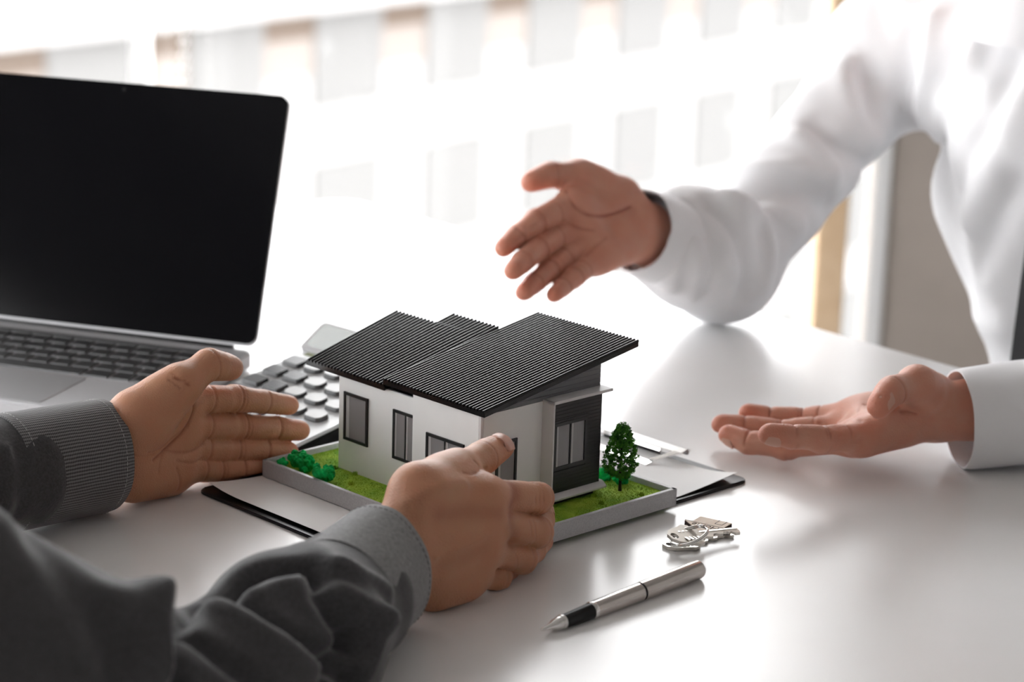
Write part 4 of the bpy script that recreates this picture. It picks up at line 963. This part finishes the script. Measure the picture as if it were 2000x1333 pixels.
# --- shirt
aL = unit(elL-wl); cL0 = PL(205, 890, H(sL+.001, 0, 0), ha); cL1 = cL0+aL*.085
shirt = [('c', cL1-aL*.012, elL, .0385, .050), ('c', elL, shL, .054, .07), ('c', elR, shR+np.array([0, 0, -.0]), .050, .066), ('c', shR, shL, .07, .07)]
aR = unit(elR-wr); cR0 = wr+aR*.012; cR1 = cR0+aR*.058
hipG = cb[4]; wG = cb[5]
shirt += [('c', (shR*.72+ctr*.28)-ZV*.06, hipG+wG*.05, .105, .115), ('c', (shL*.72+ctr*.28)-ZV*.06, hipG-wG*.05, .105, .115)]
shirt += [('c', cR1-aR*.010, cR1+aR*.05, .040, .048), ('c', cR1+aR*.05, elR, .048, .056)]
fR = [([(600, 1062), (640, 1090), (700, 1150), (745, 1215)], .009, .003),
      ([(430, 1165), (480, 1126), (530, 1108), (600, 1108), (622, 1135)], .007, -.016), ([(500, 1165), (560, 1148), (612, 1172)], .009, .006),
      ([(345, 1218), (385, 1185), (440, 1172)], .006, -.012), ([(410, 1195), (520, 1255), (640, 1333)], .010, .008), ([(470, 1185), (580, 1250), (690, 1333)], .006, -.011), ([(380, 1240), (450, 1290), (510, 1333)], .007, -.009),
      ([(652, 1112), (700, 1128), (751, 1156)], .006, .005), ([(600, 1130), (670, 1165), (735, 1215)], .006, .006), ([(620, 1170), (660, 1205), (700, 1260)], .007, -.010),
      ([(738, 1210), (728, 1260), (705, 1333)], .006, .007), ([(695, 1240), (665, 1285), (625, 1333)], .006, -.008),
      ([(288, 1186), (300, 1235), (318, 1300)], .012, .013), ([(205, 1185), (250, 1183), (290, 1190)], .010, .009), ([(330, 1230), (328, 1280), (340, 1333)], .008, -.014),
      ([(0, 1040), (100, 1120), (180, 1200), (260, 1290)], .018, .009), ([(60, 1075), (140, 1170), (220, 1290)], .014, -.008), ([(200, 1210), (235, 1260), (260, 1333)], .012, -.007),
      ([(0, 800), (12, 880), (10, 990)], .006, .003), ([(28, 800), (34, 880), (36, 1000)], .004, -.002)]
gs = cloth_obj('shirt', [shirt], .0035, fR, M_gshirt, gp, k_in=.022, amp=.0012, ncut=-.5)
co, pf = cuff('cuff', cL0, cL1, (.0385, .0335), (.0400, .0360), ZV, M_gcuff, gs, wob=.0005, seed=4)
stitches(pf, .08, co, 62); stitches(pf, .93, co, 62)
co, pf = cuff('cuff', cR0, cR1, (.0400, .0335), (.0430, .0400), ZV, M_gcuff2, gs, wob=.0008, seed=7)
stitches(pf, .10, co, 62, mat('stitch_grey', (.2, .2, .2), .8))
legs_sdf = lambda hip, w_, face: [('c', hip+w_*.09*s_, np.array([*(hip+w_*.09*s_+face*.40)[:2], -.28]), .095, .072) for s_ in (1, -1)]+[('c', np.array([*(hip+w_*.09*s_+face*.40)[:2], -.28]), np.array([*(hip+w_*.09*s_+face*.43)[:2], FZ+.09]), .07, .055) for s_ in (1, -1)]
cloth_obj('trousers', [legs_sdf(hipG, wG, fG)], .008, None, M_trouser, gp, k_in=.03)
# ================================================================== person in the white shirt (far right)
wp = empty('person', (.55, 2.2, FZ), 'person in a white shirt and black tie gesturing with open palms', 'person', 'people at the table')
# --- right arm: elbow on the table, palm open over the roof
wR = D(1252, 452, 2.02); eR = G(1412, 528, .050); 
iR = fing(step(wR, 1108, 402, .084, -1), [(1048, 432), (1008, 462), (982, 486)], (.041, .0245, .0185), (-1, -1, -1))
mR = fing(step(wR, 1104, 446, .083, -1), [(1050, 486), (1020, 512), (1001, 530)], (.045, .0275, .019), (-1, -1, -1))
rR = fing(step(wR, 1122, 488, .079, -1), [(1074, 528), (1042, 554), (1022, 572)], (.041, .026, .019), (-1, -1, -1))
lR = fing(step(wR, 1158, 512, .074, -1), [(1122, 542), (1098, 562), (1081, 577)], (.033, .020, .017), (-1, -1, -1))
tR = [step(wR, 1205, 385, .034, -1)]; tR = fing(tR[0], [(1132, 344), (1076, 341), (1036, 356)], (.044, .031, .023), (-1, -1, -1))
def nrm(F): # palm normal from knuckles and wrist
    n = np.cross(F[0][0]-F[3][0], F[1][0]-F[4]); return unit(n)
pnRw = unit(np.cross(iR[0]-lR[0], mR[0]-wR)); pnRw = pnRw if pnRw @ (CAM-wR) > 0 else -pnRw
gRw = hand(wR, eR, pnRw, [iR, mR, rR, lR], tR, 1.02, fr=1.03)
lnW = [([(1106, 372), (1120, 400), (1150, 420), (1190, 420), (1230, 405)], .0016, -.0014), ([(1100, 430), (1130, 445), (1160, 450)], .0014, -.0007), ([(1145, 500), (1165, 480), (1185, 465)], .0014, -.0006)]
HWR = finish_hand('wr', gRw, [iR, mR, rR, lR], tR, pnRw, wR, .97, lnW, h=.001)
# --- left arm resting on the table, palm up
wLw = D(1848, 805, 1.742); eL2 = np.array([.60, 1.72, .062])
i2 = fing(step(wLw, 1682, 858, .082, -1), [(1606, 858), (1548, 855), (1498, 850)], (.041, .0245, .0185), (-1, -1, -1))
m2 = fing(step(wLw, 1655, 858, .083, -1), [(1535, 872), (1462, 866), (1420, 850)], (.0485, .0285, .0185), (1, 1, 1))
r2 = fing(step(wLw, 1645, 838, .080, 1), [(1525, 844), (1450, 834), (1404, 830)], (.046, .028, .0185), (1, 1, 1))
l2 = fing(step(wLw, 1655, 812, .078, 1), [(1570, 818), (1500, 815), (1436, 803)], (.036, .026, .0185), (1, 1, 1))
t2 = fing(step(wLw, 1815, 778, .026, -1), [(1790, 752), (1742, 764), (1716, 797)], (.036, .031, .023), (-1, -1, -1))
pn2 = unit(np.cross(i2[0]-l2[0], m2[0]-wLw)); pn2 = pn2 if pn2[2] > 0 else -pn2
g2 = hand(wLw, eL2, pn2, [i2, m2, r2, l2], t2, .97)
ln2 = [([(1700, 812), (1680, 822), (1640, 826), (1600, 826)], .0016, -.0009), ([(1720, 775), (1690, 790), (1675, 805)], .0014, -.0008), ([(1760, 804), (1775, 806), (1790, 810)], .0012, -.0010)]
HWL = finish_hand('wl', g2, [i2, m2, r2, l2], t2, pn2, wLw, .97, ln2, h=.001, flat=.0004)
fW = unit(np.array([-.75, -.66, 0])); tw_ = np.array([-.66, .75, 0])
cW = np.array([.545, 2.13, 0.]); sR = D(1745, 105, 2.30); sLw = np.array([.62, 1.94, .245])
cb2 = coarse_body(wR+unit(eR-wR)*.06, eR, sR, wLw+unit(eL2-wLw)*.06, eL2, sLw, cW, fW, off=np.array([.07, -.04, 0]))
wb = body_obj([HWR, HWL, cb2[:4]], M_skinB, wp)
nail(wb, t2[2], t2[3], unit(CAM-t2[3]+np.array([.15, 0, .1])), .0080, 1.0)
nail(wb, i2[2], i2[3], unit(-pn2*.9+unit(CAM-i2[3])*.8), .0064, .95)
nail(wb, m2[2], m2[3], unit(-pn2*.9+unit(CAM-m2[3])*.8), .0066, .95)
nail(wb, tR[2], tR[3], unit(ZV-ha*.2), .0080, 1.0)
b = MB(); nk = (sR+sLw)/2+ZV*.03; hd = nk+ZV*.17+fW*.05
Vh, Qh = build_sdf([[('e', hd-fW*.012+ZV*.018, [cb2[5], fW, ZV], [.082, .096, .108])]], .006, smooth=1); Vh = Vh.astype(float)
Vh = Vh[:, :]; keepv = (((Vh-hd)@fW) < .055) | (((Vh-hd)@ZV) > .06); kf = keepv[Qh].all(1)
link('hair', npmesh('hair', Vh, Qh[kf]), M_hair, wp, True)
b = MB()
for s_ in (1, -1):
    b.cur = 0; b.lathe(hd+fW*.0800+cb2[5]*.030*s_+ZV*.010, fW, [(-.006, .012), (0, .0115), (.004, .009), (.006, .004)], 16); b.cur = 1; b.lathe(hd+fW*.0858+cb2[5]*.030*s_+ZV*.010, fW, [(0, .0050), (.001, .0045)], 12)
b.obj('eyes', [M_winwhite, M_hair], wp, 40)
# --- shirt
aRw = unit(eR-wR); q0 = wR-aRw*.003; q1 = q0+aRw*.06; aLw = unit(eL2-wLw); k0 = wLw+aLw*.010-ZV*.006; k1 = k0+aLw*.065
hipW = cb2[4]; wW = cb2[5]
ws = [('c', q1-aRw*.012, eR-aRw*.06+ZV*.008, .040, .050), ('c', eR-aRw*.06+ZV*.008, eR+ZV*.0, .050, .047), ('c', eR+ZV*.0, sR+ZV*.0, .042, .056), ('c', k1-aLw*.012, eL2, .038, .050), ('c', eL2, sLw, .056, .068), ('c', sR, sLw, .068, .068)]
ws += [('c', (sR*.70+cW*.30)-ZV*.05+np.array([.06, -.03, 0]), hipW+wW*.06+np.array([.07, -.03, 0]), .080, .095), ('c', (sLw*.72+cW*.28)-ZV*.07, hipW-wW*.06, .10, .11), ('c', sR*.5+sLw*.5-ZV*.06, hipW, .10, .11)]
fW_ = [([(1690, 150), (1700, 230), (1740, 300), (1775, 330)], .014, -.012), ([(1655, 130), (1668, 200), (1705, 270), (1750, 320)], .014, .009), ([(1780, 60), (1770, 150), (1775, 250), (1790, 320)], .014, -.010), ([(1820, 40), (1810, 130), (1800, 230), (1800, 330)], .012, .009),
       ([(1920, 60), (1880, 160), (1840, 260), (1810, 340)], .016, .011), ([(1880, 80), (1850, 170), (1822, 270)], .012, -.009), ([(1990, 200), (1940, 330), (1890, 430)], .018, .008), ([(1985, 110), (1930, 250), (1870, 370)], .014, -.008), ([(1990, 360), (1950, 440), (1910, 520)], .014, -.006),
       ([(1430, 350), (1520, 330), (1620, 350), (1700, 400)], .013, .009), ([(1450, 385), (1540, 370), (1620, 400), (1680, 440)], .013, -.010), ([(1600, 250), (1640, 290), (1700, 330), (1760, 340)], .012, -.009), ([(1560, 270), (1620, 320), (1690, 360)], .012, .008),
       ([(1440, 410), (1500, 420), (1560, 440), (1640, 460)], .011, .008), ([(1340, 400), (1370, 440), (1390, 500), (1380, 560)], .008, -.006), ([(1390, 400), (1440, 450), (1460, 520), (1450, 580)], .010, -.009), ([(1420, 390), (1480, 440), (1500, 520), (1490, 560)], .010, .008), ([(1310, 480), (1320, 520), (1310, 560)], .009, .006), ([(1360, 480), (1370, 530), (1350, 580)], .010, .006),
       ([(1870, 580), (1910, 620), (1960, 640)], .016, .006), ([(1870, 640), (1920, 680), (1970, 690)], .014, -.005)]
wsh = cloth_obj('shirt', [ws], .0045, fW_, M_wshirt, wp, k_in=.022, amp=.0012, ncut=-.6)
co, pf = cuff('cuff', q0, q1, (.0375, .0335), (.0420, .0400), ZV, M_wshirt, wsh, wob=.0008, seed=5, th=.002)
co, pf = cuff('cuff', k0, k1, (.0370, .0370), (.0385, .0390), ZV, M_wshirt, wsh, wob=.0008, seed=8, th=.002)
# collar and tie
nkp = nk+fW*.02; co, pf = cuff('collar', nkp+ZV*.055, nkp+ZV*.0, (.066, .064), (.078, .07), fW, M_wshirt, wsh, th=.003)
tpth = [D(2150, -120, 2.15), D(2112, 60, 2.10), D(2082, 300, 2.06), D(2056, 560, 2.03), D(2047, 720, 2.02), D(2044, 800, 2.02)]
b = MB(); tws = [.014, .020, .028, .034, .040, .042]; tside = unit(np.cross(fW, ZV)); vs = []
for p, w_ in zip(tpth, tws): vs += [p-tside*w_, p+fW*.004, p+tside*w_, p-fW*.004]
fs_ = [(i*4+k, i*4+(k+1) % 4, (i+1)*4+(k+1) % 4, (i+1)*4+k) for i in range(5) for k in range(4)]+[(0, 1, 2, 3), (23, 22, 21, 20)]
b.add(vs, fs_); b.obj('tie', M_tie, wp, 30)
cloth_obj('trousers', [legs_sdf(hipW, wW, fW)], .008, None, M_trouser, wp, k_in=.03)
# chairs under the two people
def chair(hip, face, w_, label):
    c = empty('office_chair', (hip[0], hip[1], FZ), label, 'chair', 'chairs at the table')
    sz = hip[2]-.12; o = hip.copy(); o[2] = sz
    b = MB(); b.prism([o+w_*x+face*(y+.08)-ZV*.05 for x, y in rrect(0, 0, .46, .44, .06)], ZV*.05); b.obj('seat', M_black, c, bevel=.01)
    bk = o-face*.20; b = MB(); b.prism([bk+w_*x+ZV*(y+.33) for x, y in rrect(0, 0, .42, .36, .06)], -face*.035); b.obj('backrest', M_black, c, bevel=.008)
    b = MB(); b.tube([bk-face*.03+ZV*.25, bk-face*.04, o-face*.05-ZV*.06], .015, 10); b.obj('back_post', M_steel, c, True)
    b = MB(); b.tube([o-ZV*.05+face*.06, np.array([*(o+face*.06)[:2], FZ+.08])], .025, 14); b.obj('column', M_steel, c, True)
    for i in range(5):
        a = i*2*math.pi/5; d = face*math.cos(a)+w_*math.sin(a); p0 = np.array([*(o+face*.06)[:2], FZ+.09]); p1 = p0+d*.28-ZV*.03; b = MB(); b.tube([p0, p1], [.02, .014], 8); b.obj('base_arm', M_steel, c, True)
        b = MB(); b.lathe(p1-ZV*.032-np.cross(d, ZV)*.012, np.cross(d, ZV), [(0, .024), (.003, .027), (.021, .027), (.024, .024)], 18); b.obj('caster', M_black, c, 30)
chair(hipW, fW, wW, 'black office chair under the person in the white shirt')
chair(hipG, fG, wG, 'black office chair under the person in the charcoal shirt')
